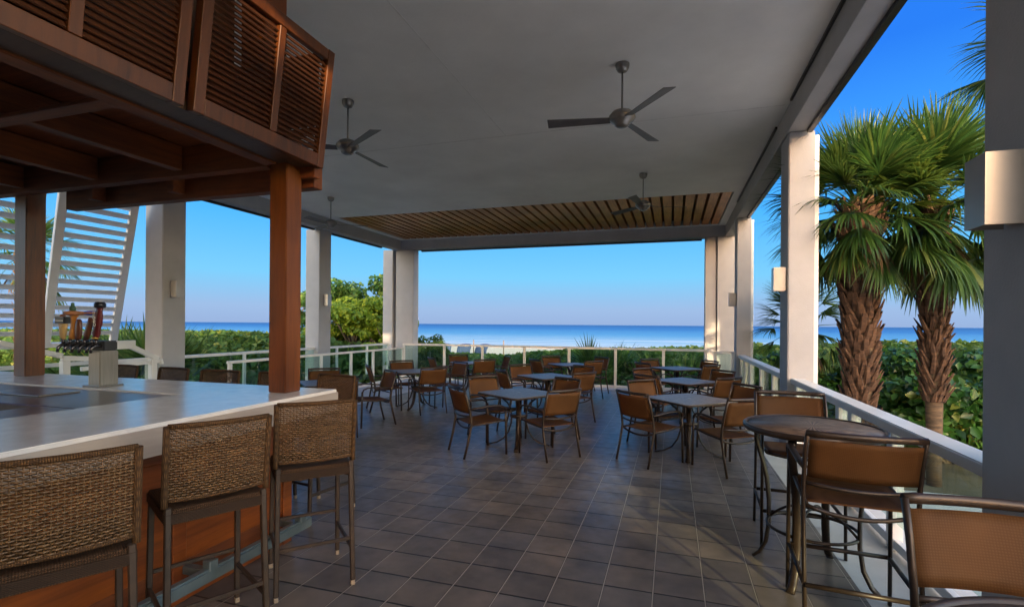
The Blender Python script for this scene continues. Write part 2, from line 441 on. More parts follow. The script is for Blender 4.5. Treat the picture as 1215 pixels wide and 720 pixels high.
# ------------------------------------------------------------------ mesh builder
class MB:
    def __init__(s):
        s.v, s.f, s.sm = [], [], []

    def add(s, vs, fs, smooth=False):
        o = len(s.v)
        s.v += [tuple(x) for x in vs]
        s.f += [tuple(i + o for i in f) for f in fs]
        s.sm += [smooth] * len(fs)
        return s

    def box(s, lo, hi):
        x0, y0, z0 = lo
        x1, y1, z1 = hi
        return s.add([(x0, y0, z0), (x1, y0, z0), (x1, y1, z0), (x0, y1, z0), (x0, y0, z1), (x1, y0, z1), (x1, y1, z1), (x0, y1, z1)],
                     [(0, 3, 2, 1), (4, 5, 6, 7), (0, 1, 5, 4), (1, 2, 6, 5), (2, 3, 7, 6), (3, 0, 4, 7)])

    def obox(s, c, size, mat):
        a, b, d = (x / 2 for x in size)
        vs = [mat @ Vector(p) + Vector(c) for p in
              [(-a, -b, -d), (a, -b, -d), (a, b, -d), (-a, b, -d), (-a, -b, d), (a, -b, d), (a, b, d), (-a, b, d)]]
        return s.add(vs, [(0, 3, 2, 1), (4, 5, 6, 7), (0, 1, 5, 4), (1, 2, 6, 5), (2, 3, 7, 6), (3, 0, 4, 7)])

    def bar(s, p0, p1, w, h, up=(0, 0, 1)):
        """rectangular bar between two points; w sideways, h along up"""
        p0, p1 = Vector(p0), Vector(p1)
        d = (p1 - p0).normalized()
        u = Vector(up)
        if abs(d.dot(u)) > 0.98:
            u = Vector((0, 1, 0))
        sd = d.cross(u).normalized()
        u = sd.cross(d).normalized()
        vs = []
        for p in (p0, p1):
            for a, b in ((-1, -1), (1, -1), (1, 1), (-1, 1)):
                vs.append(p + sd * (a * w / 2) + u * (b * h / 2))
        return s.add(vs, [(0, 3, 2, 1)[::-1], (4, 5, 6, 7)[::-1], (0, 1, 5, 4)[::-1], (1, 2, 6, 5)[::-1], (2, 3, 7, 6)[::-1], (3, 0, 4, 7)[::-1]])

    def tube(s, path, r, n=8, flat=1.0, closed=False, side=None):
        """round (or flattened) tube along a path; r may be a list"""
        P = [Vector(p) for p in path]
        L = len(P)
        rs = r if isinstance(r, (list, tuple)) else [r] * L
        vs = []
        prev = None
        for i, p in enumerate(P):
            if closed:
                d = (P[(i + 1) % L] - P[i - 1]).normalized()
            else:
                d = (P[min(i + 1, L - 1)] - P[max(i - 1, 0)]).normalized()
            if prev is None:
                a = Vector(side) if side else (Vector((0, 0, 1)) if abs(d.z) < 0.9 else Vector((1, 0, 0)))
            else:
                a = prev
            a = (a - d * a.dot(d)).normalized()
            prev = a
            b = d.cross(a)
            for k in range(n):
                t = 2 * pi * k / n
                vs.append(p + a * (cos(t) * rs[i]) + b * (sin(t) * rs[i] * flat))
        fs = []
        for i in range(L if closed else L - 1):
            j = (i + 1) % L
            for k in range(n):
                k2 = (k + 1) % n
                fs.append((i * n + k, i * n + k2, j * n + k2, j * n + k))
        s.add(vs, fs, True)
        if not closed:
            o = len(s.v) - len(vs)
            s.f += [tuple(o + k for k in range(n))[::-1], tuple(o + (L - 1) * n + k for k in range(n))]
            s.sm += [False, False]
        return s

    def lathe(s, prof, c=(0, 0, 0), n=24, smooth=True):
        vs, fs = [], []
        for r, z in prof:
            for k in range(n):
                t = 2 * pi * k / n
                vs.append((c[0] + r * cos(t), c[1] + r * sin(t), c[2] + z))
        m = len(prof)
        for i in range(m - 1):
            for k in range(n):
                k2 = (k + 1) % n
                fs.append((i * n + k, i * n + k2, (i + 1) * n + k2, (i + 1) * n + k))
        s.add(vs, fs, smooth)
        o = len(s.v) - len(vs)
        s.f += [tuple(o + k for k in range(n))[::-1], tuple(o + (m - 1) * n + k for k in range(n))]
        s.sm += [False, False]
        return s

    def sheet(s, fn, nu, nv, th=0.004):
        """curved panel with real thickness; fn(u,v) in 0..1 gives a point"""
        g = [[Vector(fn(i / nu, j / nv)) for j in range(nv + 1)] for i in range(nu + 1)]
        nn = [[None] * (nv + 1) for _ in range(nu + 1)]
        for i in range(nu + 1):
            for j in range(nv + 1):
                du = g[min(i + 1, nu)][j] - g[max(i - 1, 0)][j]
                dv = g[i][min(j + 1, nv)] - g[i][max(j - 1, 0)]
                nn[i][j] = du.cross(dv).normalized()
        W = nv + 1
        A = [g[i][j] + nn[i][j] * th / 2 for i in range(nu + 1) for j in range(W)]
        B = [g[i][j] - nn[i][j] * th / 2 for i in range(nu + 1) for j in range(W)]
        o = len(A)
        fs = []
        for i in range(nu):
            for j in range(nv):
                q = (i * W + j, (i + 1) * W + j, (i + 1) * W + j + 1, i * W + j + 1)
                fs.append(q)
                fs.append(tuple(x + o for x in q)[::-1])
        s.add(A + B, fs, True)
        rim = [i * W for i in range(nu + 1)] + [nu * W + j for j in range(1, W)] + [i * W + nv for i in range(nu - 1, -1, -1)] + [j for j in range(nv - 1, 0, -1)]
        b0 = len(s.v) - 2 * o
        for a, b in zip(rim, rim[1:] + rim[:1]):
            s.f.append((b0 + a, b0 + a + o, b0 + b + o, b0 + b))
            s.sm.append(False)
        return s

    def build(s, name, mat, parent=None, bevel=0.0, seg=1):
        me = bpy.data.meshes.new(name)
        me.from_pydata(s.v, [], s.f)
        me.polygons.foreach_set("use_smooth", s.sm)
        if bevel:
            bm = bmesh.new()
            bm.from_mesh(me)
            ed = [e for e in bm.edges if len(e.link_faces) == 2 and e.calc_face_angle(0) > 0.6]
            bmesh.ops.bevel(bm, geom=ed, offset=bevel, segments=seg, affect='EDGES', clamp_overlap=True)
            bm.to_mesh(me)
            bm.free()
        me.materials.append(mat)
        me.update()
        o = bpy.data.objects.new(name, me)
        COL.objects.link(o)
        if parent:
            o.parent = parent
        return o


def tag(o, label=None, cat=None, group=None, kind=None):
    for k, v in (("label", label), ("category", cat), ("group", group), ("kind", kind)):
        if v:
            o[k] = v
    return o


def thing(name, label, cat, loc=(0, 0, 0), rz=0.0, group=None):
    o = bpy.data.objects.new(name, None)
    o.empty_display_size = 0.1
    COL.objects.link(o)
    o.location = loc
    o.rotation_euler = (0, 0, rz)
    return tag(o, label, cat, group)


def copy_tree(o, parent=None):
    c = o.copy()
    COL.objects.link(c)
    if parent:
        c.parent = parent
    for ch in o.children:
        copy_tree(ch, c)
    return c


def place(proto, used, loc, rz, label, group=None, sc=None):
    """the first call moves the prototype itself, later calls copy it"""
    o = proto if not used else copy_tree(proto)
    used.append(1)
    o.location = loc
    o.rotation_euler = (0, 0, rz)
    o["label"] = label
    if group:
        o["group"] = group
    return o


# ------------------------------------------------------------------ the setting: land, sea, terrace
def gz(x, y):
    """height of the land"""
    d = y
    z = -1.15
    if x > 1.5:
        z = -0.6 - min(1, max(0, (d - 8) / 14)) * 0.5
    if d > 14:
        t = min(1, (d - 14) / 30)
        z += t * t * (3 - 2 * t) * 0.2
    if d > 36:
        t = min(1, (d - 36) / 13)
        z -= t * t * (3 - 2 * t) * 1.15
    if d > 49:
        z -= (min(d, 140) - 49) / 41 * 0.75
    return z


xs = np.concatenate([np.linspace(-900, -90, 14), np.linspace(-80, 60, 71), np.linspace(70, 900, 14)])
ys = np.concatenate([np.linspace(-400, -30, 8), np.linspace(-25, 150, 88)])
vv = []
for y in ys:
    for x in xs:
        z = gz(x, y)
        if abs(x) < 90 and y > 15:
            z += 0.18 * mnoise.noise((x * .12, y * .12, 0))
        vv.append((x, y, z))
W = len(xs)
ff = [(j * W + i, j * W + i + 1, (j + 1) * W + i + 1, (j + 1) * W + i) for j in range(len(ys) - 1) for i in range(W - 1)]
mb = MB()
mb.add(vv, ff, True)
ground = tag(mb.build("ground", M['soil']), kind="structure")
# the beach: a strip of sand lying on the land
bx = np.linspace(-500, 500, 101)
by = np.linspace(45, 150, 41)
vv = [(x, y + 3.0 * mnoise.noise((x * .05, y * .05, 3)), gz(x, y) + 0.22 + 0.07 * mnoise.noise((x * .2, y * .2, 1))) for y in by for x in bx]
W = len(bx)
ff = [(j * W + i, j * W + i + 1, (j + 1) * W + i + 1, (j + 1) * W + i) for j in range(len(by) - 1) for i in range(W - 1)]
mb = MB()
mb.add(vv, ff, True)
tag(mb.build("beach", M['sand']), kind="structure")
# sea: one sheet to the horizon
sx_ = [-40000, -4000, -600, -200, 0, 200, 600, 4000, 40000]
sy_ = [84, 130, 200, 400, 1000, 4000, 45000]
mb = MB()
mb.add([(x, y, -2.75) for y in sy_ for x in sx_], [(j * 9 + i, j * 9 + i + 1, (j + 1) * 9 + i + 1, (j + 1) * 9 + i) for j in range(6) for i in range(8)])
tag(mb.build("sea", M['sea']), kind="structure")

# terrace
SL, SR, SF, SB = -8.05, 1.95, 13.95, -3.0
tag(MB().box((SL, SB, -1.6), (SR, SF, -0.004)).build("terrace_slab", M['concrete']), kind="structure")
tag(MB().box((-6.25, SB + .02, -0.003), (1.17, 13.52, 0.0)).build("terrace_floor", M['tile']), kind="structure")
# ramp along the left side, falling away towards the beach
mb = MB()
mb.add([(-10.3, -3, -1.7), (SL - .003, -3, -1.7), (SL - .003, 17, -1.7), (-10.3, 17, -1.7), (-10.3, -3, -.02), (SL - .003, -3, -.02), (SL - .003, 17, -.75), (-10.3, 17, -.75)],
       [(0, 3, 2, 1), (4, 5, 6, 7), (0, 1, 5, 4), (1, 2, 6, 5), (2, 3, 7, 6), (3, 0, 4, 7)])
tag(mb.build("side_ramp", M['concrete']), kind="structure")
tag(MB().box((2.6, -3, -0.9), (8.5, 8.35, -0.56)).build("garden_path", M['concrete']), kind="structure")

# ------------------------------------------------------------------ the pavilion: roof and columns
ZC, ZB = 4.72, 4.38
XI, XO = 1.50, 1.78          # right beam
LI, LO = -9.45, -9.75        # left beam
YB0, YB1 = 16.35, 16.75      # far beam
RB = -2.2                    # back end of the roof
SX0, SX1, SY0, SY1 = -9.2, 1.31, 12.35, 16.15     # the slatted opening
roof = thing("pavilion_roof", "white plastered pavilion roof over the terrace with a timber slat bay at its sea end", "roof", (-4, 7, ZC))


def rp(mb, name, mat, **k):
    o = mb.build(name, mat, None, **k)
    o.parent = roof
    o.matrix_parent_inverse = Matrix.Translation((4, -7, -ZC))
    return o


mb = MB()
mb.box((LI, RB, ZC), (XI, SY0, ZC + .3))
mb.box((SX1, SY0, ZC), (XI, SY1, ZC + .3))
mb.box((LI, SY0, ZC), (SX0, SY1, ZC + .3))
mb.box((LI, SY1, ZC), (XI, YB0, ZC + .3))
rp(mb, "ceiling", M['ceiling'])
mb = MB()
mb.box((LO, RB, ZC + .303), (XO, YB1, ZC + .55))
rp(mb, "roof_deck", M['deckwood'])
mb = MB()
n = 40
pit = (SX1 - SX0) / n
for i in range(n):
    x = SX0 + pit * (i + .5)
    mb.box((x - .098, SY0 + .003, ZC + .004), (x + .098, SY1 - .003, ZC + .16))
rp(mb, "slat_screen", M['slat'], bevel=.004)
rp(MB().box((SX0, SY0, ZC + .165), (SX1, SY1, ZC + .19)), "slat_backing", M['wood_y'])
mb = MB()
for a, b in ((XI, XO), (LO, LI)):
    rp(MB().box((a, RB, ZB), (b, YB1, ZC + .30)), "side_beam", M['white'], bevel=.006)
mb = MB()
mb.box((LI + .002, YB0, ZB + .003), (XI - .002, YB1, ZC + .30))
rp(mb, "front_beam", M['white'], bevel=.006)
# dark shade tracks under the outer edge of the beams and the slot where ceiling meets beam
def track(lo, hi):
    rp(MB().box(lo, hi), "shade_track", M['dark_metal'])


for (y0, y1) in ((3.3, 7.75), (8.4, 13.55)):
    track((XO - .055, y0, ZB - .05), (XO + .01, y1, ZB - .002))
    track((XI - .032, y0 + .1, ZC - .035), (XI - .003, y1 - .25, ZC - .002))
for (y0, y1) in ((2.6, 7.35), (8.0, 12.0), (12.75, 15.5)):
    track((LO - .01, y0, ZB - .05), (LO + .055, y1, ZB - .002))
track((-8.8, YB1 - .06, ZB - .045), (.86, YB1 + .01, ZB - .0))
mb = MB()
mb.box((LI + .01, 7.69, ZC - .003), (XI - .05, 7.71, ZC - .0005))
mb.box((-2.57, 2.0, ZC - .003), (-2.555, 7.68, ZC - .0005))

rp(mb, "ceiling_seam", M['seam'])


def column(name, x0, x1, y0, y1, label, z0=-0.005, extra=None):
    c = thing(name, label, "column", ((x0 + x1) / 2, (y0 + y1) / 2, z0), 0, "white columns carrying the roof")
    cx, cy = (x0 + x1) / 2, (y0 + y1) / 2
    m_ = MB().box((x0 - cx, y0 - cy, 0), (x1 - cx, y1 - cy, ZB + .12 - z0 - .125))
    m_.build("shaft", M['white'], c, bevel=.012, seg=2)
    for (a0, a1, b0, b1) in (extra or []):
        MB().box((a0 - cx, b0 - cy, 0), (a1 - cx, b1 - cy, ZB - z0 - .06)).build("window_jamb", M['rail'], c, bevel=.006)
    return c


column("column", 1.52, 1.92, 2.55, 3.21, "broad white column at the right edge beside the nearest round table", extra=[(1.74, 1.82, 3.215, 3.27)])
column("column", 1.52, 1.84, 7.80, 8.33, "white column on the right behind the two palms' railing bay", extra=[(1.845, 1.90, 7.84, 7.90)])
column("column", 1.52, 1.84, 13.60, 14.12, "white column on the right nearest the seaward railing", -1.4, extra=[(1.845, 1.90, 13.64, 13.70)])
column("column", .94, 1.26, 16.36, 16.72, "narrow set-back white pier of the right corner pair at the sea end", -1.6)
column("column", 1.28, 1.88, 16.30, 16.74, "wide white pier of the right corner pair catching a patch of sun", -1.6)
column("column", -10.05, -9.58, 7.42, 7.92, "white column on the left nearest the tap tower and shutters", -1.2)
column("column", -10.05, -9.58, 12.06, 12.58, "white column on the left between the bar post and the corner pair", -1.5)
column("column", -10.12, -9.72, 16.25, 16.74, "side-facing white pier of the left corner pair", -1.6)
column("column", -9.64, -8.93, 16.34, 16.74, "sea-facing white pier of the left corner pair", -1.6)


# the unseen restaurant wall closes the terrace behind bar and camera and blocks light from behind
bw = thing("restaurant_wall", "unseen cream restaurant wall with a glazed door closing the back of the terrace", "wall", (-4.7, -2.1, 0))
def wp(mb, name, mat, par=None, **k):
    o = mb.build(name, mat, par or bw, **k)
    return o
WX0, WX1 = -4.6, 4.9          # local extent
MB().box((WX0, -.25, 0), (-1.25, 0, ZC - .004)).build("wall", M['wall_tan'], bw)
MB().box((1.25, -.25, 0), (WX1, 0, ZC - .004)).build("wall", M['wall_tan'], bw)
MB().box((-1.248, -.25, 2.5), (1.248, 0, ZC - .004)).build("wall", M['wall_tan'], bw)
for sx in (-1, 1):
    d_ = MB().box((min(0, sx * 1.24), -.12, .01), (max(0, sx * 1.24), -.06, 2.49)).build("door", M['wood_z'], bw)
    MB().box((min(sx * .12, sx * 1.12), -.058, .2), (max(sx * .12, sx * 1.12), -.05, 2.36)).build("pane", M['window_pane'], d_)
    MB().tube([(sx * .06, -.05, .95), (sx * .06, -.01, .97), (sx * .06, -.01, 1.25), (sx * .06, -.05, 1.27)], .01, 8).build("handle", M['steel'], d_)

# unseen blocks added behind the terrace to keep the low sun off; their gaps shape its patches
SIDE = Vector((-SUN_AZ.y, SUN_AZ.x, 0))
def sun_blocker(l0, l1, dist, top, label):
    """block across the sun's direction, spanning l0..l1 sideways from the line through (0.2, 4.7)"""
    o0 = Vector((.2, 4.7, 0)) + SUN_AZ * dist
    t = thing("sun_blocker_wing", label, "sun blocker", o0 + Vector((0, 0, -1.2)), atan2(SIDE.y, SIDE.x), "unseen blocks added to keep the low sun off")
    MB().box((l0, -8, 0), (l1, 0, top)).build("wall", M['white'], t)
    MB().box((l0 + .1, -8.1, top + .002), (l1 - .1, .1, top + .25)).build("roof", M['deckwood'], t)
    k = int((l1 - l0) / 3)
    for i in range(k):
        x = l0 + 1.5 + i * 3
        for z in (.9, 4.2):
            if z + 1.6 > top:
                continue
            w = MB().box((x - .6, .003, z), (x + .6, .05, z + 1.5)).build("window", M['rail'], t)
            MB().box((x - .52, .052, z + .08), (x + .52, .06, z + 1.42)).build("pane", M['window_pane'], w)
    return t


HD = 34.0
TS = math.tan(SUN_EL)
HT = 1.2 + 3.25 + HD * TS
sun_blocker(-32, -.6, HD, HT, "unseen white block added against the sun, left of the low gap")
sun_blocker(.6, 3.5, HD, HT + 3.5, "tall unseen white block added against the sun beside the low gap")
sun_blocker(3.5, 5.5, HD, HT, "low unseen white block added against the sun between two taller ones")
sun_blocker(5.5, 6.2, HD, HT + 3.5, "narrow tall unseen white block added against the sun beside the tower")
sun_blocker(9.2, 26, HD, HT, "unseen white block added against the sun, right of the tower")
o0 = Vector((.2, 4.7, -1.2)) + SUN_AZ * HD
t = thing("sun_blocker_lintel", "unseen white lintel added to trim the sun coming through the low gap", "sun blocker", o0, atan2(SIDE.y, SIDE.x))
MB().box((-.598, -.45, 1.2 + .35 + HD * TS), (.598, -.1, HT - .05)).build("wall", M['white'], t)  # added lintel, its height trims the sun to a low streak on the floor
MB().box((-.497, -.6, HT + .003), (.497, 0, HT + .20)).build("roof", M['deckwood'], t)
t = thing("sun_blocker_tower", "unseen white tower added with an opening that shapes a sun patch", "sun blocker", o0, atan2(SIDE.y, SIDE.x))
MB().box((6.32, -4, 0), (6.75, 0, 13)).build("wall", M['white'], t)
MB().box((7.75, -4, 0), (9.08, 0, 13)).build("wall", M['white'], t)
MB().box((6.753, -.4, 1.2 + 1.87 + (HD + 9.24) * TS), (7.747, 0, 13)).build("wall", M['white'], t)  # added tower, opening height shaped for the sun patch on the corner pier
MB().box((6.33, -4.2, 13.003), (9.07, .2, 13.3)).build("roof", M['deckwood'], t)


# wall sconces
def sconce_proto():
    t = thing("wall_sconce", "x", "wall lamp", group="box sconces on the columns")
    # local: backplate on the plane x = 0, body out along -x
    MB().box((-.012, -.07, -.15), (0, .07, .15)).build("back_plate", M['sconce'], t, bevel=.002)
    mb = MB()
    th = .006
    mb.box((-.165, -.085, -.165), (-.159, .085, .165))
    mb.box((-.159, -.085, -.165), (-.014, -.079, .165))
    mb.box((-.159, .079, -.165), (-.014, .085, .165))
    mb.build("shade", M['sconce'], t)
    MB().lathe([(.02, -.07), (.045, -.05), (.05, 0), (.045, .05), (.02, .07)], (-.085, 0, 0), 12).build("lamp_glass", plain("opal_glass", (.7, .68, .62), .3), t)
    MB().box((-.158, -.078, -.004), (-.0125, .078, .004)).build("bracket", M['dark_metal'], t)
    return t


sc = sconce_proto()
us = []
place(sc, us, (1.517, 2.925, 2.335), 0, "box sconce on the broad column at the right edge of the photo")
place(sc, us, (1.517, 7.95, 2.36), 0, "box sconce on the right column beside the palms")
place(sc, us, (1.517, 13.75, 2.36), 0, "small box sconce on the right column nearest the sea")
place(sc, us, (-9.577, 7.66, 2.36), pi, "box sconce on the left column beside the white shutters")
place(sc, us, (-9.577, 12.3, 2.36), pi, "box sconce on the left column before the yellow green trees")


# ------------------------------------------------------------------ railings
def railing(name, label, pts, posts, top=1.1, cap=(.10, .055), post=.07, z0=0.0, glass=True, base=True, group="white guard railings"):
    """straight glazed guard rail between two ground points with posts at the given fractions"""
    a, b = Vector((*pts[0], z0)), Vector((*pts[1], z0))
    t = thing(name, label, "railing", a, 0, group)
    d = b - a
    L = d.length
    u = d / L
    MB().bar((0, 0, top - cap[1] / 2), d + Vector((0, 0, top - cap[1] / 2)), cap[0], cap[1]).build("top_rail", M['rail'], t, bevel=.008, seg=2)
    if base:
        MB().bar((0, 0, .055), d + Vector((0, 0, .055)), .05, .07).build("bottom_rail", M['rail'], t, bevel=.004)
    ps = sorted(posts)
    for s in ps:
        p = u * s
        m_ = MB()
        ang = atan2(u.y, u.x)
        m_.obox(p + Vector((0, 0, (top - cap[1]) / 2)), (post, post * .8, top - cap[1] - .004), Matrix.Rotation(ang, 3, 'Z'))
        m_.build("post", M['rail'], t, bevel=.005)
    if glass:
        for s0, s1 in zip(ps, ps[1:]):
            if s1 - s0 < .3:
                continue
            MB().bar(u * (s0 + post / 2 + .01) + Vector((0, 0, .58)), u * (s1 - post / 2 - .01) + Vector((0, 0, .58)), .012, .9 if top > 1.0 else .74).build("glass_panel", M['glass'], t)
    return t


YF = 13.75
railing("guard_railing", "long white and glass railing along the sea end of the terrace", ((-7.84, YF), (.92, YF)),
        [.03, 1.38, 2.59, 3.86, 5.14, 6.40, 7.63, 8.66])
XR = 1.64
railing("guard_railing", "white railing with broad cap between the two right columns, below the palms", ((XR, 3.235), (XR, 7.785)),
        [.06, 1.36, 2.28, 2.66, 3.6, 4.49], top=.99, cap=(.17, .075), post=.10)
railing("guard_railing", "white railing with broad cap between the middle and the last right column", ((XR, 8.345), (XR, 13.585)),
        [.06, 1.06, 2.3, 3.66, 4.46, 5.18], top=.99, cap=(.17, .075), post=.10)
railing("guard_railing", "white railing with broad cap on the near side of the right edge column", ((XR, -1.9), (XR, 2.535)),
        [.06, 1.4, 2.8, 4.37], top=.99, cap=(.17, .075), post=.10)
railing("guard_railing", "short white railing stub closing the right corner at the sea end", ((.99, 13.75), (1.515, 13.75)), [.05, .47], top=1.06)
railing("guard_railing", "outer white railing between the left columns and the shrubs", ((-9.75, -1.5), (-9.75, 16.1)),
        [.05, 1.6, 3.2, 4.8, 6.4, 8.0, 9.35, 11.1, 12.6, 14.6, 16.2, 17.5], top=1.0, cap=(.09, .06), z0=-.0, base=False)
railing("guard_railing", "inner white handrail beside the ramp, in front of the left columns", ((-7.8, 7.3), (-7.8, 13.68)),
        [.05, 1.3, 2.6, 3.75, 4.75, 6.34], top=.985, cap=(.07, .05), base=True)

# stepped handrail of the ramp behind the tap tower
t = thing("stair_handrail", "short white sloping handrail of the steps behind the tap tower", "railing", (-8.0, 4.0, 0))


def hr(mb, name, o):
    return mb.build(name, M['rail'], o, bevel=.006)


mb = MB()
mb.bar((0, -.6, 1.62), (0, .76, 1.22), .07, .07)
mb.bar((0, .76, 1.19), (0, 1.1, 1.16), .07, .07)
hr(mb, "top_rail", t)
hr(MB().bar((0, .80, 0), (0, .80, 1.15), .09, .09), "post", t)
hr(MB().bar((0, -.5, 0), (0, -.5, 1.57), .09, .09), "post", t)
t = thing("stair_handrail", "white handrail with a board end and a slope down beside the left column", "railing", (-8.0, 5.2, 0))
hr(MB().bar((0, .05, 1.345), (0, .55, 1.345), .06, .13), "end_board", t)
mb = MB()
mb.bar((0, .5, 1.31), (0, .92, 1.10), .07, .07)
mb.bar((0, -.2, 1.02), (0, 1.0, 1.06), .05, .06)
hr(mb, "top_rail", t)
hr(MB().bar((0, .84, 0), (0, .84, 1.10), .09, .09), "post", t)
hr(MB().bar((0, .1, 0), (0, .1, 1.28), .09, .09), "post", t)
m_ = MB()
for dz in (.0, .10):
    m_.lathe([(.008, 0), (.03, .01), (.03, .05), (.01, .06)], (.05, .95, .90 + dz), 10)
m_.build("fixing_knob", M['rail'], t)


# Bahama shutters leaning out under the left beam
def shutter(y0, y1, label):
    t = thing("slatted_shutter", label, "shutter", (-9.78, y0, ZB - .08), 0, "white shutters propped out under the left beam")
    w = y1 - y0
    ht, out, zb = 0, -1.42, -3.1
    sk = .52                                     # the frame also racks sideways, as in the photo
    def P(v, h):
        return Vector((out * (1 - h), v + sk * (1 - h), zb * (1 - h)))
    nrm = Vector((-zb, 0, out)).normalized()
    mb = MB()
    for v in (.07, w - .07):
        mb.bar(P(v, 0), P(v, 1), .14, .06, nrm)
    mb.build("stile", M['rail'], t, bevel=.004)
    mb = MB()
    for h in (.015, .985):
        mb.bar(P(.142, h), P(w - .142, h), .09, .056, nrm)
    mb.build("cross_rail", M['rail'], t, bevel=.004)
    mb = MB()
    k = 17
    for i in range(k):
        h = .06 + .88 * (i + .5) / k
        mb.bar(P(.143, h), P(w - .143, h), .016, .118, (Vector((out, 0, zb)).normalized() * -1 + nrm * .55).normalized())
    mb.build("slat", M['rail'], t)
    return t


shutter(5.80, 7.14, "white louvred shutter beside the left column, behind the tap handles")
shutter(4.28, 5.62, "white louvred shutter behind the left wooden bar post")
shutter(2.76, 4.10, "white louvred shutter at the far left edge of the photo")

# ------------------------------------------------------------------ the bar
BX, BE, BI, BY = -2.66, 3.58, -3.58, 2.92     # counter outer edge, far end, inner edge, inner far edge
ZT = 1.15
bar = thing("bar_counter", "L-shaped bar with thick white counter and orange timber front", "bar counter", (-3.1, 1.5, 0))


def bp(mb, name, mat, **k):
    o = mb.build(name, mat, bar, **k)
    o.matrix_parent_inverse = Matrix.Translation((3.1, -1.5, 0))
    return o


mb = MB()
L_out = [(BX, -1.5), (BX, BE), (-9.0, BE), (-9.0, BY), (BI, BY), (BI, -1.5)]
z0, z1 = ZT - .175, ZT
vs = [(x, y, z0) for x, y in L_out] + [(x, y, z1) for x, y in L_out]
fs = [(0, 1, 2, 3, 4, 5)[::-1], (6, 7, 8, 9, 10, 11)] + [(i, (i + 1) % 6, 6 + (i + 1) % 6, 6 + i) for i in range(6)]
fs = [fs[0], fs[1]] + [f for f in fs[2:]]
mb.add(vs, [f[::-1] for f in fs] if False else fs)
o = bp(mb, "countertop", M['counter'], bevel=.006, seg=2)
bm = bmesh.new()
bm.from_mesh(o.data)
bmesh.ops.recalc_face_normals(bm, faces=bm.faces)
bm.to_mesh(o.data)
bm.free()
mb = MB()
mb.box((BX + .002, -1.5, ZT - .172), (BX + .014, BE - .004, ZT - .022))
bp(mb, "edge_fascia", M['fascia'])
mb = MB()
mb.box((-3.45, -1.5, 0), (-2.86, 3.24, z0 - .002))
mb.box((-9.0, 3.0, 0), (-3.453, 3.24, z0 - .002))
bp(mb, "carcass", M['wood_y'])
for i in range(5):
    y0 = -1.45 + i * .94
    MB_ = MB().box((-2.858, y0 + .05, .24), (-2.84, y0 + .89, z0 - .10))
    bp(MB_, "front_panel", M['panel'], bevel=.004)
for i in range(6):
    y0 = min(-1.45 + i * .94, 3.21)
    bp(MB().box((-2.858, y0 - .045, 0.0), (-2.825, y0 + .045, z0 - .004)), "stile", M['panel'], bevel=.004)
bp(MB().box((-2.858, -1.5, .0), (-2.83, 3.16, .10)), "plinth", M['panel'], bevel=.004)
bp(MB().box((-2.858, -1.5, z0 - .098), (-2.83, 3.16, z0 - .004)), "rail_board", M['panel'], bevel=.004)
mb = MB()
mb.box((-2.66, -1.5, .155), (-2.60, 3.22, .235))
bp(mb, "foot_rail", M['footrail'], bevel=.012, seg=2)
for y in (-.9, .3, 1.5, 2.35, 3.12):
    mb = MB()
    mb.box((-2.824, y - .025, .17), (-2.655, y + .025, .22))
    mb.box((-2.66, y - .03, .215), (-2.60, y + .03, .28))
    bp(mb, "foot_rail_bracket", M['footrail'], bevel=.004)
# inside: lower work counter and a slot of sinks
mb = MB()
mb.box((-9.0, 2.25, .86), (BI - .003, BY - .003, 1.138))
mb.box((-4.0, -1.5, .86), (BI - .003, 2.247, 1.138))
bp(mb, "work_counter", M['worktop'], bevel=.006)
mb = MB()
mb.box((-9.0, 2.27, 0.02), (-4.30, 2.9, .855))
mb.box((-3.98, -1.5, 0.02), (-3.47, 2.24, .855))
bp(mb, "back_cabinet", M['deckwood'])
bp(MB().box((-5.05, 2.50, 1.14), (-4.45, 2.78, 1.150)), "drip_tray", M['steel'], bevel=.002)

# tap tower
tt = thing("beer_tap_tower", "brushed steel beer tap tower with four tall handles on the bar", "beer tap", (-4.62, 3.06, ZT + .001))
MB().box((-.07, -.075, 0), (.07, .075, .30)).build("column", M['steel'], tt, bevel=.006, seg=2)
MB().box((-.10, -.10, 0), (.10, .10, .012)).build("base_plate", M['steel'], tt, bevel=.003)
MB().box((-.40, -.06, .302), (.085, .06, .385)).build("tap_bar", M['dark_metal'], tt, bevel=.01, seg=2)
HX = [-.34, -.215, -.09, .035]
for x in [-.34, -.2525, -.165, -.0775, .01, .06]:
    mb = MB()
    mb.tube([(x, -.06, .345), (x, -.11, .345), (x - .0, -.135, .325), (x, -.14, .285)], [.016, .014, .013, .010], 10)
    mb.tube([(x, -.095, .352), (x, -.10, .40)], [.012, .016], 10)
    mb.build("faucet", plain("dark_chrome", (.12, .11, .11), .25, .8), tt)


def handle(x, prof, mat, lean=0.0, z0=.40, y=-.10, flat=.6, sub=()):
    mb = MB()
    mb.tube([(x + lean * z, y, z0 + z) for r, z in prof], [r for r, z in prof], 12, flat)
    h = mb.build("tap_handle", mat, tt)
    for nm, m2, mbx in sub:
        mbx.build(nm, m2, h)
    return h


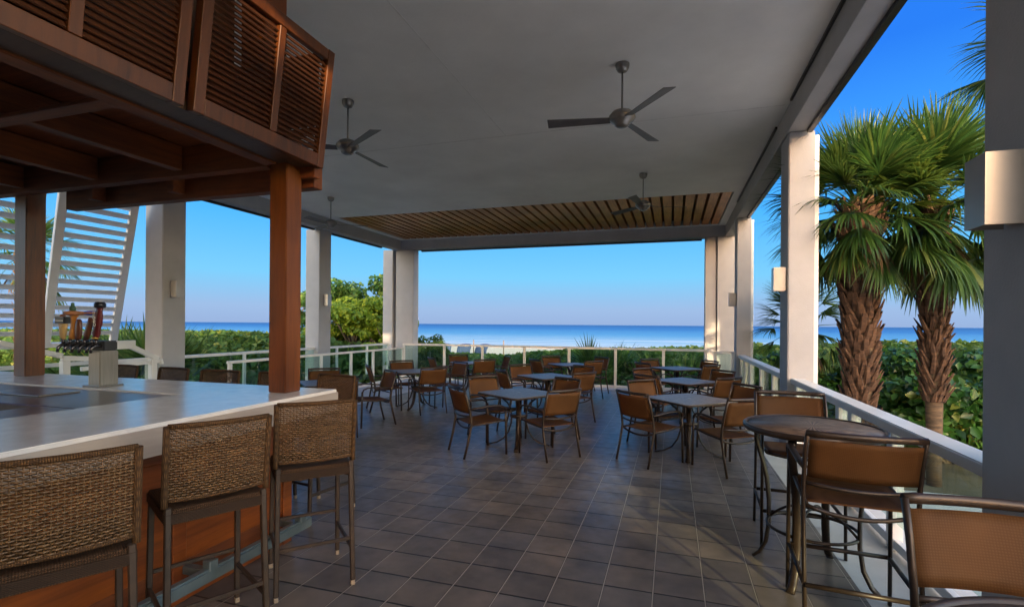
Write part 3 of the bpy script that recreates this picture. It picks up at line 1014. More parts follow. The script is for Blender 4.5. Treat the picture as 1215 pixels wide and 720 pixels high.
tan_ = plain("tan_handle", (.72, .46, .18), .35)
org = plain("orange_handle", (.70, .27, .05), .35)
drk = plain("dark_brown_handle", (.16, .06, .03), .3)
mar = plain("maroon_handle", (.13, .02, .02), .28)
blk = plain("black_handle_cap", (.015, .016, .02), .3)
pal = plain("pale_lettering", (.75, .68, .5), .4)
blu = plain("blue_roundel", (.14, .14, .55), .35)
brn = plain("brown_roundel", (.50, .20, .08), .4)
grn = plain("green_tip", (.06, .13, .07), .3)
handle(-.34, [(.022, 0), (.034, .06), (.042, .15), (.045, .20)], tan_, .02,
       sub=[("cap", blk, MB().box((-.34 - .055, -.13, .602), (-.34 + .055, -.07, .69))),
            ("cap_knob", brn, MB().lathe([(.02, 0), (.022, .012), (.01, .03)], (-.345, -.10, .692), 12)),
            ("cap_stripe", pal, MB().box((-.34 - .05, -.1335, .63), (-.34 + .05, -.1305, .645)))])
handle(-.225, [(.03, 0), (.036, .07), (.024, .18), (.030, .28), (.05, .31)], org, .06,
       sub=[("roundel", brn, MB().lathe([(.02, -.03), (.07, -.022), (.078, 0), (.07, .022), (.02, .03)], (-.20, -.10, .735), 20)),
            ("tip", grn, MB().lathe([(.022, 0), (.024, .04), (.012, .07), (.012, .10), (.004, .105)], (-.222, -.10, .765), 12))])
handle(-.15, [(.028, 0), (.034, .05), (.036, .15), (.028, .24), (.015, .26)], drk, .02)
handle(-.06, [(.026, 0), (.032, .06), (.030, .18), (.026, .28)], drk, .24,
       sub=[("roundel", blu, MB().lathe([(.02, -.03), (.05, -.02), (.056, 0), (.05, .02), (.02, .03)], (.01, -.10, .735), 18)),
            ("roundel_rim", org, MB().lathe([(.058, -.008), (.066, -.006), (.066, .006), (.058, .008)], (.01, -.10, .735), 18))])
hm = handle(.055, [(.022, 0), (.03, .04), (.042, .09), (.034, .14), (.044, .20), (.040, .30), (.030, .36), (.034, .42)], mar, .12,
            sub=[("cap", blk, MB().lathe([(.03, 0), (.04, .01), (.042, .05), (.03, .075)], (.106, -.10, .80), 14)),
                 ("collar", plain("brass_collar", (.6, .4, .1), .3, .6), MB().lathe([(.026, 0), (.03, .012), (.026, .025)], (.056, -.10, .412), 14))])
for h_ in [c for c in tt.children if c.name.startswith("tap_handle")]:
    for o_ in [h_] + list(h_.children):
        for v_ in o_.data.vertices:
            v_.co.z = .395 + (v_.co.z - .40) * .66
cu = bpy.data.curves.new("lettering", 'FONT')
cu.body = "COORS"
cu.size = .052
cu.extrude = .002
cu.align_x = 'CENTER'
cu.materials.append(pal)
_tmp = bpy.data.objects.new("lettering_curve", cu)
COL.objects.link(_tmp)
bpy.context.view_layer.update()
_me = bpy.data.meshes.new_from_object(_tmp.evaluated_get(bpy.context.evaluated_depsgraph_get()))
bpy.data.objects.remove(_tmp)
lt = bpy.data.objects.new("lettering", _me)
COL.objects.link(lt)
lt.parent = hm
lt.location = (.100, -.134, .57)
lt.scale = (.72, .72, .72)
lt.rotation_euler = (pi / 2, radians(-97), 0)

# ------------------------------------------------------------------ timber canopy over the bar
can = thing("bar_canopy", "dark mahogany canopy with louvred panels hung over the bar", "canopy", (-4.5, 1.5, 2.95))


def cp(mb, name, mat, **k):
    o = mb.build(name, mat, can, **k)
    o.matrix_parent_inverse = Matrix.Translation((4.5, -1.5, -2.95))
    return o


for (x, y) in ((-2.945, 3.30), (-6.15, 3.38)):
    w = .082 if x > -4 else .085
    cp(MB().box((x - w, y - .085, ZT + .002), (x + w, y + .085, 3.16)), "post", M['wood_z'], bevel=.006, seg=2)
# main beams
mb = MB()
mb.box((-3.06, -1.5, 2.93), (-2.94, 3.195, 3.17))
cp(mb, "edge_beam", M['wood_y'], bevel=.005)
for x in (-3.95, -4.95, -5.95, -6.95):
    cp(MB().box((x - .045, -1.5, 2.965), (x + .045, 3.19, 3.16)), "joist", M['wood_y'], bevel=.004)
for y in (-.6, .9, 2.05):
    cp(MB().box((-8.0, y - .05, 2.935), (-3.063, y + .05, 2.962)), "cross_beam", M['wood_x'], bevel=.004)
cp(MB().box((-8.0, 3.21, 2.93), (-3.06, 3.31, 3.165)), "cross_beam", M['wood_x'], bevel=.004)
mb = MB()
mb.box((-8.0, -1.5, 3.172), (-2.84, 3.36, 3.20))
cp(mb, "soffit_board", M['wood_x'])
cp(MB().box((-5.72, 3.43, 2.80), (-2.78, 3.53, 3.02)), "end_beam", M['wood_x'], bevel=.005)
cp(MB().box((-2.90, 3.36, 2.86), (-2.72, 3.42, 3.03)), "beam_hanger", M['wood_x'], bevel=.004)
for xx in (-5.2, -4.2):
    cp(MB().box((xx - .04, 3.312, 2.84), (xx + .04, 3.428, 3.0)), "beam_hanger", M['wood_x'], bevel=.004)
# post up to the ceiling
cp(MB().box((-3.05, 2.95, 3.21), (-2.83, 3.17, ZC - .003)), "ceiling_post", M['wood_z'], bevel=.006)
cp(MB().box((-6.1, 2.95, 3.21), (-5.88, 3.17, ZC - .003)), "ceiling_post", M['wood_z'], bevel=.006)
cp(MB().box((-3.05, .95, 3.21), (-2.83, 1.17, ZC - .003)), "ceiling_post", M['wood_z'], bevel=.006)
# louvre panels along the aisle, canted out at the top
B0, T0 = Vector((-2.70, 0, 2.935)), Vector((-2.595, 0, 3.84))


def louver(y0, y1, mids):
    up = (T0 - B0).normalized()
    nrm = Vector((up.z, 0, -up.x))
    hgt = (T0 - B0).length

    def P(y, h):
        q = B0 + up * h
        return Vector((q.x, y, q.z))
    m3 = MB()
    ed = [y0 + .072] + [e for y in mids for e in (y - .032, y + .032)] + [y1 - .072]
    k = 19
    for i in range(k):
        h = .115 + (hgt - .215) * (i + .5) / k
        for a, b in zip(ed[0::2], ed[1::2]):
            m3.bar(P(a, h), P(b, h), .045, .008, (nrm * .75 + up * .66).normalized())
    fr = cp(m3, "louver_panel", M['louver'])

    def sub(mb, name, mat):
        mb.build(name, mat, fr, bevel=.004)
    for y in (y0 + .035, y1 - .035):
        sub(MB().bar(P(y, 0), P(y, hgt), .07, .06, nrm), "stile", M['wood_frame'])
    for h, ht_ in ((.05, .10), (hgt - .045, .08)):
        sub(MB().bar(P(y0 + .072, h), P(y1 - .072, h), ht_, .055, nrm), "frame_rail", M['wood_frame'])
    for y in mids:
        sub(MB().bar(P(y, .102), P(y, hgt - .09), .06, .056, nrm), "mid_stile", M['wood_frame'])


louver(-1.3, -.12, [-.7])
louver(-.06, 1.05, [.5])
louver(1.10, 2.19, [1.63])
louver(2.25, 3.40, [2.86])
mb = MB()
mb.box((-2.94, -1.5, 2.945), (-2.742, 3.355, 3.0))
cp(mb, "ledger", M['deckwood'])
cp(MB().box((-3.14, -1.5, 3.21), (-3.10, 2.94, 4.35)), "inner_board", M['deckwood'])
# end louvre panel (short return at the sea end) and dark backing of the box
mb = MB()
mb.box((-6.0, 3.362, 3.205), (-2.70, 3.40, 3.26))
mb.box((-6.0, 3.362, 3.78), (-2.66, 3.40, 3.85))
for x in (-3.6, -4.6, -5.6):
    mb.box((x - .035, 3.362, 3.262), (x + .035, 3.40, 3.778))
cp(mb, "end_frame", M['wood_x'], bevel=.003)
mb = MB()
for i in range(13):
    z = 3.275 + .5 * (i + .5) / 13
    mb.bar((-5.98, 3.38, z), (-2.70, 3.38, z), .038, .008, (0, .7, .7))
cp(mb, "end_slats", M['louver'])

# ------------------------------------------------------------------ ceiling fans


def fan_proto():
    t = thing("ceiling_fan", "x", "ceiling fan", group="three-blade ceiling fans")
    MB().lathe([(.025, -.10), (.055, -.085), (.075, -.05), (.08, -.012), (.08, 0)], n=20).build("canopy", M['fan'], t)
    MB().lathe([(.011, -.56), (.011, -.09)], n=10).build("down_rod", M['fan'], t)
    MB().lathe([(.02, -.52), (.05, -.53), (.11, -.555), (.15, -.60), (.155, -.63), (.13, -.665), (.09, -.69), (.085, -.71), (.05, -.73), (.01, -.735)][::-1], n=28).build("motor_housing", M['fan'], t)
    for k in range(3):
        a = 2 * pi * k / 3
        mb = MB()
        pitch = radians(13)
        R = Matrix.Rotation(a, 3, 'Z')
        pts = []
        for r, w in ((.13, .10), (.30, .115), (.86, .155)):
            for s in (-1, 1):
                for dz in (-.004, .004):
                    p = Vector((r, s * w / 2 * cos(pitch), -.645 + s * w / 2 * sin(pitch) + dz))
                    pts.append(R @ p)
        fs = []
        for i in range(2):
            o = i * 4
            fs += [(o, o + 4, o + 6, o + 2), (o + 1, o + 3, o + 7, o + 5), (o, o + 1, o + 5, o + 4), (o + 2, o + 6, o + 7, o + 3)]
        fs += [(0, 2, 3, 1), (8, 9, 11, 10)]
        mb.add(pts, fs)
        b = mb.build("blade", M['blade'], t)
        MB().obox(R @ Vector((.15, 0, -.640)), (.12, .05, .012), R @ Matrix.Rotation(pitch, 3, 'X')).build("blade_iron", M['fan'], b)
    return t


fp = fan_proto()
us = []
place(fp, us, (-.57, 5.96, ZC - .001), radians(188), "ceiling fan nearest the right beam, the largest in view")
place(fp, us, (-4.22, 5.87, ZC - .001), radians(88), "ceiling fan beside the louvred end of the bar canopy")
place(fp, us, (-.57, 10.4, ZC - .001), radians(140), "ceiling fan in front of the right end of the timber slats")
place(fp, us, (-7.85, 10.28, ZC - .001), radians(150), "ceiling fan at the far left above the left beam")

# ------------------------------------------------------------------ sling chairs and tables


def arc(p0, p1, sag, n=8):
    p0, p1, sag = Vector(p0), Vector(p1), Vector(sag)
    return [p0.lerp(p1, i / n) + sag * (1 - (2 * i / n - 1) ** 2) for i in range(n + 1)]


def sling_chair(name, cat, sh, bt, foot_rest=False):
    """sh = seat height, bt = top of the back; front is +y"""
    t = thing(name, "x", cat)
    w = .265
    for s in (-1, 1):
        # rear leg runs up into the back post
        rear = [(s * w, -.36, 0), (s * w, -.30, sh * .55), (s * w, -.262, sh), (s * w, -.275, sh + .12), (s * w, -.315, sh + .28), (s * w * .99, -.365, bt)]
        MB().tube(rear, .0165, 8, .72, side=(0, 1, 0)).build("leg", M['bronze'], t)
        fr = [(s * (w + .012), .235, 0), (s * (w + .01), .225, sh), (s * (w + .01), .22, sh + .16)]
        MB().tube(fr, .0165, 8, .72, side=(0, 1, 0)).build("leg", M['bronze'], t)
        arm = [(s * (w + .01), .215, sh + .15), (s * (w + .014), .20, sh + .19), (s * (w + .02), .14, sh + .215), (s * (w + .022), 0, sh + .222),
               (s * (w + .012), -.2, sh + .20), (s * w, -.295, sh + .19)]
        MB().tube(arm, .019, 8, .6, side=(1, 0, 0)).build("arm", M['bronze'], t)
    mb = MB()
    for s in (-1, 1):
        mb.tube([(s * .25, .26, sh + .012), (s * .25, .22, sh + .016), (s * .25, 0, sh - .01), (s * .25, -.26, sh - .02)], .0125, 8)
    mb.tube(arc((-.25, .25, sh + .005), (.25, .25, sh + .005), (0, 0, -.03)), .0115, 8)
    mb.tube(arc((-.262, -.25, sh - .03), (.262, -.25, sh - .03), (0, -.02, -.045)), .0125, 8)
    mb.tube(arc((-.262, -.272, sh + .10), (.262, -.272, sh + .10), (0, -.055, -.012)), .0115, 8)
    mb.build("seat_frame", M['bronze'], t)
    MB().tube(arc((-.268, -.366, bt), (.268, -.366, bt), (0, -.04, 0), 10), .0185, 8, .75).build("top_rail", M['bronze'], t)

    def seat(u, v):
        x = -.243 + .486 * u
        y = -.25 + .50 * v
        return (x, y, sh - .012 + .028 * v - .028 * sin(pi * u) * sin(pi * min(1, v * 1.1)) + (-.02 * max(0, v - .9) * 10 if v > .9 else 0))
    MB().sheet(seat, 8, 10, .006).build("seat", M['sling'], t)
    zb, zt = sh + .135, bt - .032

    def back(u, v):
        x = -.252 + .504 * u
        z = zb + (zt - zb) * v
        y = -.28 - .085 * v - .042 * (1 - (2 * u - 1) ** 2) * (1 - .15 * sin(pi * v))
        return (x, y, z)
    MB().sheet(back, 10, 6, .005).build("backrest", M['sling'], t)
    if foot_rest:
        mb = MB()
        mb.tube([(-w - .01, .232, .29), (w + .01, .232, .29)], .014, 8)
        for s in (-1, 1):
            mb.tube([(s * (w + .005), .232, .29), (s * (w + .002), -.33, .29)], .013, 8)
        mb.tube([(-w, -.335, .29), (w, -.335, .29)], .014, 8)
        mb.build("foot_rest", M['bronze'], t)
    return t


def dining_table():
    t = thing("dining_table", "x", "table", group="square stone-topped dining tables")
    a, c = .43, .07
    pts = []
    for sx, sy in ((1, 1), (-1, 1), (-1, -1), (1, -1)):
        for k in range(5):
            ang = {(1, 1): 0, (-1, 1): pi / 2, (-1, -1): pi, (1, -1): 3 * pi / 2}[(sx, sy)] + k * pi / 8
            pts.append((sx * (a - c) + c * cos(ang), sy * (a - c) + c * sin(ang)))
    n = len(pts)
    mb = MB()
    mb.add([(x * .985, y * .985, .712) for x, y in pts] + [(x, y, .722) for x, y in pts] + [(x, y, .736) for x, y in pts] + [(x * .985, y * .985, .742) for x, y in pts],
           [tuple(range(n))[::-1], tuple(range(3 * n, 4 * n))] + [(l * n + i, l * n + (i + 1) % n, (l + 1) * n + (i + 1) % n, (l + 1) * n + i) for l in range(3) for i in range(n)])
    mb.build("tabletop", M['tabletop'], t)
    mb = MB()
    mb.add([(x * 1.012, y * 1.012, .714) for x, y in pts] + [(x * 1.012, y * 1.012, .734) for x, y in pts] + [(x * .99, y * .99, .714) for x, y in pts] + [(x * .99, y * .99, .734) for x, y in pts],
           [(i, (i + 1) % n, n + (i + 1) % n, n + i) for i in range(n)] + [(i, 2 * n + i, 2 * n + (i + 1) % n, (i + 1) % n) for i in range(n)] + [(n + i, n + (i + 1) % n, 3 * n + (i + 1) % n, 3 * n + i) for i in range(n)])
    mb.build("edge_band", M['bronze'], t)
    prof = [(.40, .700), (.33, .695), (.24, .665), (.16, .60), (.115, .52), (.10, .42), (.105, .32), (.14, .20), (.21, .10), (.31, .038), (.43, .012)]
    for k in range(4):
        g = pi / 4 + k * pi / 2
        MB().tube([(r * cos(g), r * sin(g), z) for r, z in prof], .030, 8, .40, side=(-sin(g), cos(g), 0)).build("leg", M['bronze'], t)
    mb = MB()
    mb.lathe([(.118, .40), (.126, .405), (.126, .445), (.118, .45)], n=24)
    mb.build("collar", M['bronze'], t)
    MB().box((-.28, -.02, .7045), (.28, .02, .711)).build("top_bracket", M['bronze'], t)
    MB().box((-.02, -.28, .697), (.02, .28, .704)).build("top_bracket", M['bronze'], t)
    MB().lathe([(.022, .742), (.024, .744), (.022, .747)], n=16).build("parasol_hole_cap", M['steel'], t)
    return t


TABLES = [
    ((-2.05, 6.82), 12, "near middle table"),
    ((.22, 7.05), -3, "nearest right row table"),
    ((.22, 9.35), 4, "second right row table"),
    ((.12, 12.05), -4, "farthest right row table"),
    ((-2.22, 9.25), 6, "second middle row table"),
    ((-2.35, 12.2), -3, "far middle table by the railing"),
    ((-4.95, 9.25), 5, "left row table before the corner"),
    ((-4.80, 11.75), -6, "far left row table by the railing"),
    ((-5.30, 6.95), 3, "table hidden behind the bar end"),
]
tlabel = ["square dark dining table nearest the camera in the middle of the terrace",
          "square dark dining table nearest the camera in the right row",
          "square dark dining table second from the camera in the right row",
          "square dark dining table of the right row closest to the sea railing",
          "square dark dining table second from the camera in the middle row",
          "square dark dining table of the middle row closest to the sea railing",
          "square dark dining table in the left row beside the inner handrail",
          "square dark dining table of the left row closest to the sea railing",
          "square dark dining table just beyond the end of the bar"]
tp = dining_table()
ut = []
cpz = sling_chair("dining_chair", "chair", .43, .875)
uc = []
side = {0: "sea-side right", 1: "sea-side left", 2: "near left", 3: "near right"}
TN = ["nearest middle table", "nearest right-row table", "second right-row table", "right-row table by the sea railing",
      "second middle-row table", "middle-row table by the sea railing", "left-row table beside the handrail", "left-row table by the sea railing",
      "table just beyond the bar end"]
SN = {45: "at the far right side of the", 135: "at the far left side of the", 225: "at the near left side of the", 315: "at the near right side of the"}
skip = set()
for i, ((x, y), rz, nm) in enumerate(TABLES):
    place(tp, ut, (x, y, 0), radians(rz + 45), tlabel[i])
    for k, a in enumerate((45, 135, 225, 315)):
        if (i, a) in skip:
            continue
        ja = random.uniform(-5, 5)
        d = .60 + random.uniform(-.02, .05)
        an = radians(a + rz + ja)
        # chair faces the table centre
        cx, cy = x + d * cos(an), y + d * sin(an)
        face = an + pi / 2 + radians(random.uniform(-7, 7))
        place(cpz, uc, (cx, cy, 0), face, "brown sling armchair " + SN[a] + " " + TN[i], "brown sling dining armchairs")


def round_bar_table():
    t = thing("bar_table", "x", "table", group="round stamped-top bar tables")
    MB().lathe([(.03, 1.005), (.40, 1.005), (.405, 1.008), (.405, 1.018), (.03, 1.022)], n=64).build("tabletop", M['stamped'], t)
    MB().lathe([(.406, .985), (.425, .985), (.432, .995), (.432, 1.018), (.424, 1.026), (.406, 1.024), (.404, 1.004)], n=64).build("rim", M['bronze'], t)
    prof = [(.36, .99), (.375, .94), (.37, .86), (.33, .74), (.295, .60), (.28, .45), (.28, .28), (.30, .14), (.345, .05), (.385, .012)]
    for k in range(4):
        g = pi / 4 + k * pi / 2 + .25
        MB().tube([(r * cos(g), r * sin(g), z) for r, z in prof], .027, 8, .5, side=(-sin(g), cos(g), 0)).build("leg", M['bronze'], t)
    mb = MB()
    mb.tube([(.275 * cos(a * pi / 18), .275 * sin(a * pi / 18), .33) for a in range(36)], .011, 8, closed=True)
    for k in range(4):
        g = pi / 4 + k * pi / 2 + .25
        mb.tube(arc((.275 * cos(g), .275 * sin(g), .33), (0, 0, .45), (0, 0, .05)), .009, 8)
    mb.build("ring_stretcher", M['bronze'], t)
    return t


def stamped_mat():
    m, t, p = new_mat("stamped_copper_top")
    v = coords(t)
    sx = N(t, "ShaderNodeSeparateXYZ")
    t.links.new(v, sx.inputs[0])
    at = N(t, "ShaderNodeMath", operation='ARCTAN2')
    t.links.new(sx.outputs[1], at.inputs[0])
    t.links.new(sx.outputs[0], at.inputs[1])
    mu = N(t, "ShaderNodeMath", operation='MULTIPLY')
    mu.inputs[1].default_value = 36
    t.links.new(at.outputs[0], mu.inputs[0])
    sn = N(t, "ShaderNodeMath", operation='SINE')
    t.links.new(mu.outputs[0], sn.inputs[0])
    ln = N(t, "ShaderNodeVectorMath", operation='LENGTH')
    t.links.new(v, ln.inputs[0])
    # z of the top is 1.02, so work with the plan radius
    cx = N(t, "ShaderNodeCombineXYZ")
    t.links.new(sx.outputs[0], cx.inputs[0])
    t.links.new(sx.outputs[1], cx.inputs[1])
    t.links.new(cx.outputs[0], ln.inputs[0])
    lt_ = N(t, "ShaderNodeMapRange")
    lt_.inputs[1].default_value = .05
    lt_.inputs[2].default_value = .24
    lt_.inputs[3].default_value = .6
    lt_.inputs[4].default_value = .0
    t.links.new(ln.outputs["Value"], lt_.inputs[0])
    m2 = N(t, "ShaderNodeMath", operation='MULTIPLY')
    t.links.new(sn.outputs[0], m2.inputs[0])
    t.links.new(lt_.outputs[0], m2.inputs[1])
    n = N(t, "ShaderNodeTexNoise", Scale=16, Detail=6)
    t.links.new(v, n.inputs["Vector"])
    a = N(t, "ShaderNodeMath", operation='ADD')
    t.links.new(m2.outputs[0], a.inputs[0])
    t.links.new(n.outputs[0], a.inputs[1])
    t.links.new(ramp(t, a.outputs[0], [(.15, (.03, .018, .012)), (.5, (.15, .095, .06)), (.9, (.26, .18, .12))]), p.inputs["Base Color"])
    p.inputs["Roughness"].default_value = .5
    b = N(t, "ShaderNodeBump", Strength=.3, Distance=.003)
    t.links.new(a.outputs[0], b.inputs["Height"])
    t.links.new(b.outputs[0], p.inputs["Normal"])
    return m


M['stamped'] = stamped_mat()
rt = round_bar_table()
ur = []
place(rt, ur, (.92, 3.92, 0), 0, "round bar-height table with stamped top beside the right railing")
place(rt, ur, (.88, 1.17, 0), .4, "round bar-height table cut off by the bottom right corner")
bs = sling_chair("bar_stool", "bar stool", .735, 1.125, True)
ub = []
G = "tall brown sling stools"
place(bs, ub, (.99, 3.44, 0), radians(-4), "tall sling stool with its back to us at the near side of the round table", G)
place(bs, ub, (.95, 4.50, 0), radians(178), "tall sling stool facing us on the far side of the round table", G)
nb_ = place(bs, ub, (1.0, 1.65, 0), radians(178), "tall sling stool cropped by the lower right corner, broad brown back close up", G)
for ch in [c for c in nb_.children if c.name.startswith("arm")]:
    bpy.data.objects.remove(ch)

# ------------------------------------------------------------------ wicker stools


def wicker_stool():
    t = thing("wicker_stool", "x", "bar stool", group="woven resin bar stools")
    zb, zt, hw = .835, 1.20, .228

    def surf(x, h, off=0):
        k = 1 - (x / hw) ** 2
        return Vector((x, -.215 - .05 * h - .035 * k + off, zb + (zt - zb) * h))
    rows, colsn = 29, 25
    mb = MB()
    for r in range(rows):
        h0, h1 = (r + .08) / rows, (r + .92) / rows
        ns = colsn * 2
        vs, fs = [], []
        for i in range(ns + 1):
            x = -hw + 2 * hw * i / ns
            ph = cos(pi * (i / 2 + r))
            off = .0052 * ph
            vs += [surf(x, h0, off - .0), surf(x, (h0 + h1) / 2, off * 1.0 + .0032), surf(x, h1, off),
                   surf(x, (h0 + h1) / 2, off - .0032)]
        for i in range(ns):
            a, b = i * 4, i * 4 + 4
            for k in range(4):
                k2 = (k + 1) % 4
                fs.append((a + k, a + k2, b + k2, b + k))
        mb.add(vs, fs, True)
    for c in range(colsn + 1):
        x = -hw + 2 * hw * c / colsn
        mb.sheet(lambda u, v: surf(max(-hw, min(hw, x + (u - .5) * .006)), v), 1, 4, .003)
    mb.build("backrest", M['wicker'], t)
    # woven border: rounded top rail and side posts
    mb = MB()
    mb.tube([surf(-hw + 2 * hw * i / 12, 1.0) for i in range(13)], .013, 10)
    mb.tube([surf(-hw + 2 * hw * i / 12, -.01) for i in range(13)], .010, 10)
    for s in (-1, 1):
        mb.tube([(s * (hw + .004), -.216, .80)] + [surf(s * hw, h) + Vector((s * .004, 0, 0)) for h in (0, .5, 1.0)], .0155, 10)
    mb.build("back_border", M['wicker_rim'], t)
    # seat with woven top and wrapped edge
    mb = MB()

    def seat(u, v):
        return (-.225 + .45 * u, -.22 + .44 * v, .778 - .012 * sin(pi * u) * sin(pi * v))
    mb.sheet(seat, 10, 10, .012)
    mb.build("seat", M['wicker_weave'], t)
    mb = MB()
    mb.box((-.235, .205, .715), (.235, .235, .776))
    mb.box((-.235, -.235, .715), (.235, -.205, .776))
    mb.box((-.235, -.204, .715), (-.212, .204, .776))
    mb.box((.212, -.204, .715), (.235, .204, .776))
    mb.build("seat_apron", M['wicker_weave'], t, bevel=.008, seg=2)
    LG = []
    for s in (-1, 1):
        p0, p1 = Vector((s * .217, -.218, .80)), Vector((s * .228, -.262, .03))
        q0, q1 = Vector((s * .215, .215, .714)), Vector((s * .222, .235, .03))
        for a, b in ((p0, p1), (q0, q1)):
            lg = MB().bar(a, b, .030, .030, (0, 1, 0)).build("leg", M['bronze_w'], t, bevel=.005)
            MB().bar(b + Vector((0, 0, -.001)), b + Vector((0, 0, -.03)), .026, .026, (0, 1, 0)).build("foot_cap", M['glide'], lg, bevel=.003)
    mb = MB()
    mb.bar((-.205, .227, .33), (.205, .227, .33), .016, .022)
    mb.bar((-.212, -.247, .30), (.212, -.247, .30), .016, .022)
    for s in (-1, 1):
        mb.bar((s * .222, -.235, .24), (s * .219, .215, .24), .018, .026)
    mb.build("stretcher", M['bronze_w'], t, bevel=.003)
    return t


def weave_mat(name, c0, c1, s=70):
    m, t, p = new_mat(name)
    v = coords(t)
    ck = N(t, "ShaderNodeTexWave", Scale=s * .45, Distortion=.3)
    ck.bands_direction = 'X'
    c2 = N(t, "ShaderNodeTexWave", Scale=s * .6, Distortion=.3)
    c2.bands_direction = 'Y'
    c3 = N(t, "ShaderNodeTexWave", Scale=s * .6, Distortion=.3)
    c3.bands_direction = 'Z'
    for q in (ck, c2, c3):
        t.links.new(v, q.inputs["Vector"])
    a = N(t, "ShaderNodeMath", operation='MULTIPLY')
    t.links.new(ck.outputs[1], a.inputs[0])
    t.links.new(c2.outputs[1], a.inputs[1])
    b = N(t, "ShaderNodeMath", operation='MULTIPLY_ADD')
    b.inputs[1].default_value = .4
    t.links.new(c3.outputs[1], b.inputs[0])
    t.links.new(a.outputs[0], b.inputs[2])
    t.links.new(ramp(t, b.outputs[0], [(.1, c0), (.9, c1)]), p.inputs["Base Color"])
    bm_ = N(t, "ShaderNodeBump", Strength=.6, Distance=.004)
    t.links.new(b.outputs[0], bm_.inputs["Height"])
    t.links.new(bm_.outputs[0], p.inputs["Normal"])
    p.inputs["Roughness"].default_value = .65
    p.inputs["Specular IOR Level"].default_value = .2
    return m


M['wicker_rim'] = weave_mat("wrapped_border", (.028, .014, .007), (.125, .066, .026), 90)
M['wicker_weave'] = weave_mat("woven_seat", (.014, .008, .005), (.07, .036, .017), 80)
M['bronze_w'] = noisy("stool_frame_brown", (.020, .012, .008), (.042, .025, .015), .45, 14)
ws = wicker_stool()
uw = []


def face_to(dx, dy):
    return atan2(dy, dx) - pi / 2


# near the aisle side of the bar: given the middle of the back's top edge and the facing direction
for (mx, my), (fx, fy), lb in [
    ((-2.11, 2.65), (-.73, .68), "woven brown bar stool nearest the corner of the bar, fully in view"),
    ((-2.155, 1.99), (-.88, .47), "woven brown bar stool in the middle of the three along the bar front"),
    ((-2.13, 1.27), (-.87, .49), "woven brown bar stool cut off by the lower left corner")]:
    l = hypot(fx, fy)
    fx, fy = fx / l, fy / l
    place(ws, uw, (mx + fx * .29, my + fy * .29, 0), face_to(fx, fy), lb)
# along the far end of the bar, only the tops of their backs show
for x, y, rz, lb in [
    (-5.92, 3.86, 178, "woven stool top showing behind the bar beside the tap tower"),
    (-5.10, 3.80, 174, "woven stool top behind the bar in front of the left column"),
    (-4.40, 3.78, 183, "woven stool top behind the bar between left column and bar post"),
    (-3.72, 3.80, 177, "woven stool top showing behind the bar just left of the bar post"),
    (-3.08, 3.82, 170, "dark woven stool back beyond the corner of the bar, right of the bar post")]:
    place(ws, uw, (x, y, 0), radians(rz), lb)

# ------------------------------------------------------------------ vegetation


def leaf_mesh(name, centers, normals, size, mat, parent=None, aspect=1.6, jitter=.6, fold=.25, droop=0.0):
    """many small folded leaves; one island each"""
    n = len(centers)
    c = np.asarray(centers, float)
    nr = np.asarray(normals, float) + rng.normal(0, jitter, (n, 3))
    nr /= np.linalg.norm(nr, axis=1, keepdims=True) + 1e-9
    tt_ = rng.normal(0, 1, (n, 3))
    tt_[:, 2] -= droop
    tt_ -= (tt_ * nr).sum(1, keepdims=True) * nr
    tt_ /= np.linalg.norm(tt_, axis=1, keepdims=True) + 1e-9
    bb = np.cross(nr, tt_)
    s = (size * rng.uniform(.6, 1.35, n))[:, None]
    L, Wd = s * aspect * .5, s * .5
    v = np.empty((n, 4, 3))
    v[:, 0] = c - tt_ * L
    v[:, 1] = c + bb * Wd + nr * s * fold - tt_ * L * .1
    v[:, 2] = c + tt_ * L
    v[:, 3] = c - bb * Wd + nr * s * fold - tt_ * L * .1
    me = bpy.data.meshes.new(name)
    me.vertices.add(n * 4)
    me.vertices.foreach_set("co", v.reshape(-1))
    me.loops.add(n * 6)
    idx = (np.arange(n)[:, None] * 4 + np.array([0, 1, 2, 0, 2, 3])).reshape(-1)
    me.loops.foreach_set("vertex_index", idx.astype(np.int32))
    me.polygons.add(n * 2)
    me.polygons.foreach_set("loop_start", (np.arange(n * 2) * 3).astype(np.int32))
    me.materials.append(mat)
    me.update(calc_edges=True)
    me.validate()
    o = bpy.data.objects.new(name, me)
    COL.objects.link(o)
    if parent:
        o.parent = parent
    return o


def lobes_points(lobes, per, shell=.55):
    """random points in a set of ellipsoids, denser near their surface"""
    P, Nn = [], []
    for (cx, cy, cz, rx, ry, rz) in lobes:
        k = max(10, int(per * rx * rz))
        d = rng.normal(0, 1, (k, 3))
        d /= np.linalg.norm(d, axis=1, keepdims=True)
        r = shell + (1.08 - shell) * rng.random(k) ** .6
        P.append(np.array([cx, cy, cz]) + d * r[:, None] * np.array([rx, ry, rz]))
        Nn.append(d + np.array([0, 0, .35]))
    return np.concatenate(P), np.concatenate(Nn)


def stems(base, tips, r, name, mat, parent):
    mb = MB()
    for tp_ in tips:
        b = Vector(base)
        e = Vector(tp_)
        m1 = b.lerp(e, .5) + Vector((random.uniform(-.1, .1), random.uniform(-.1, .1), .05)) * (e - b).length
        mb.tube([b, m1, e], [r, r * .7, r * .3], 6)
    return mb.build(name, mat, parent)


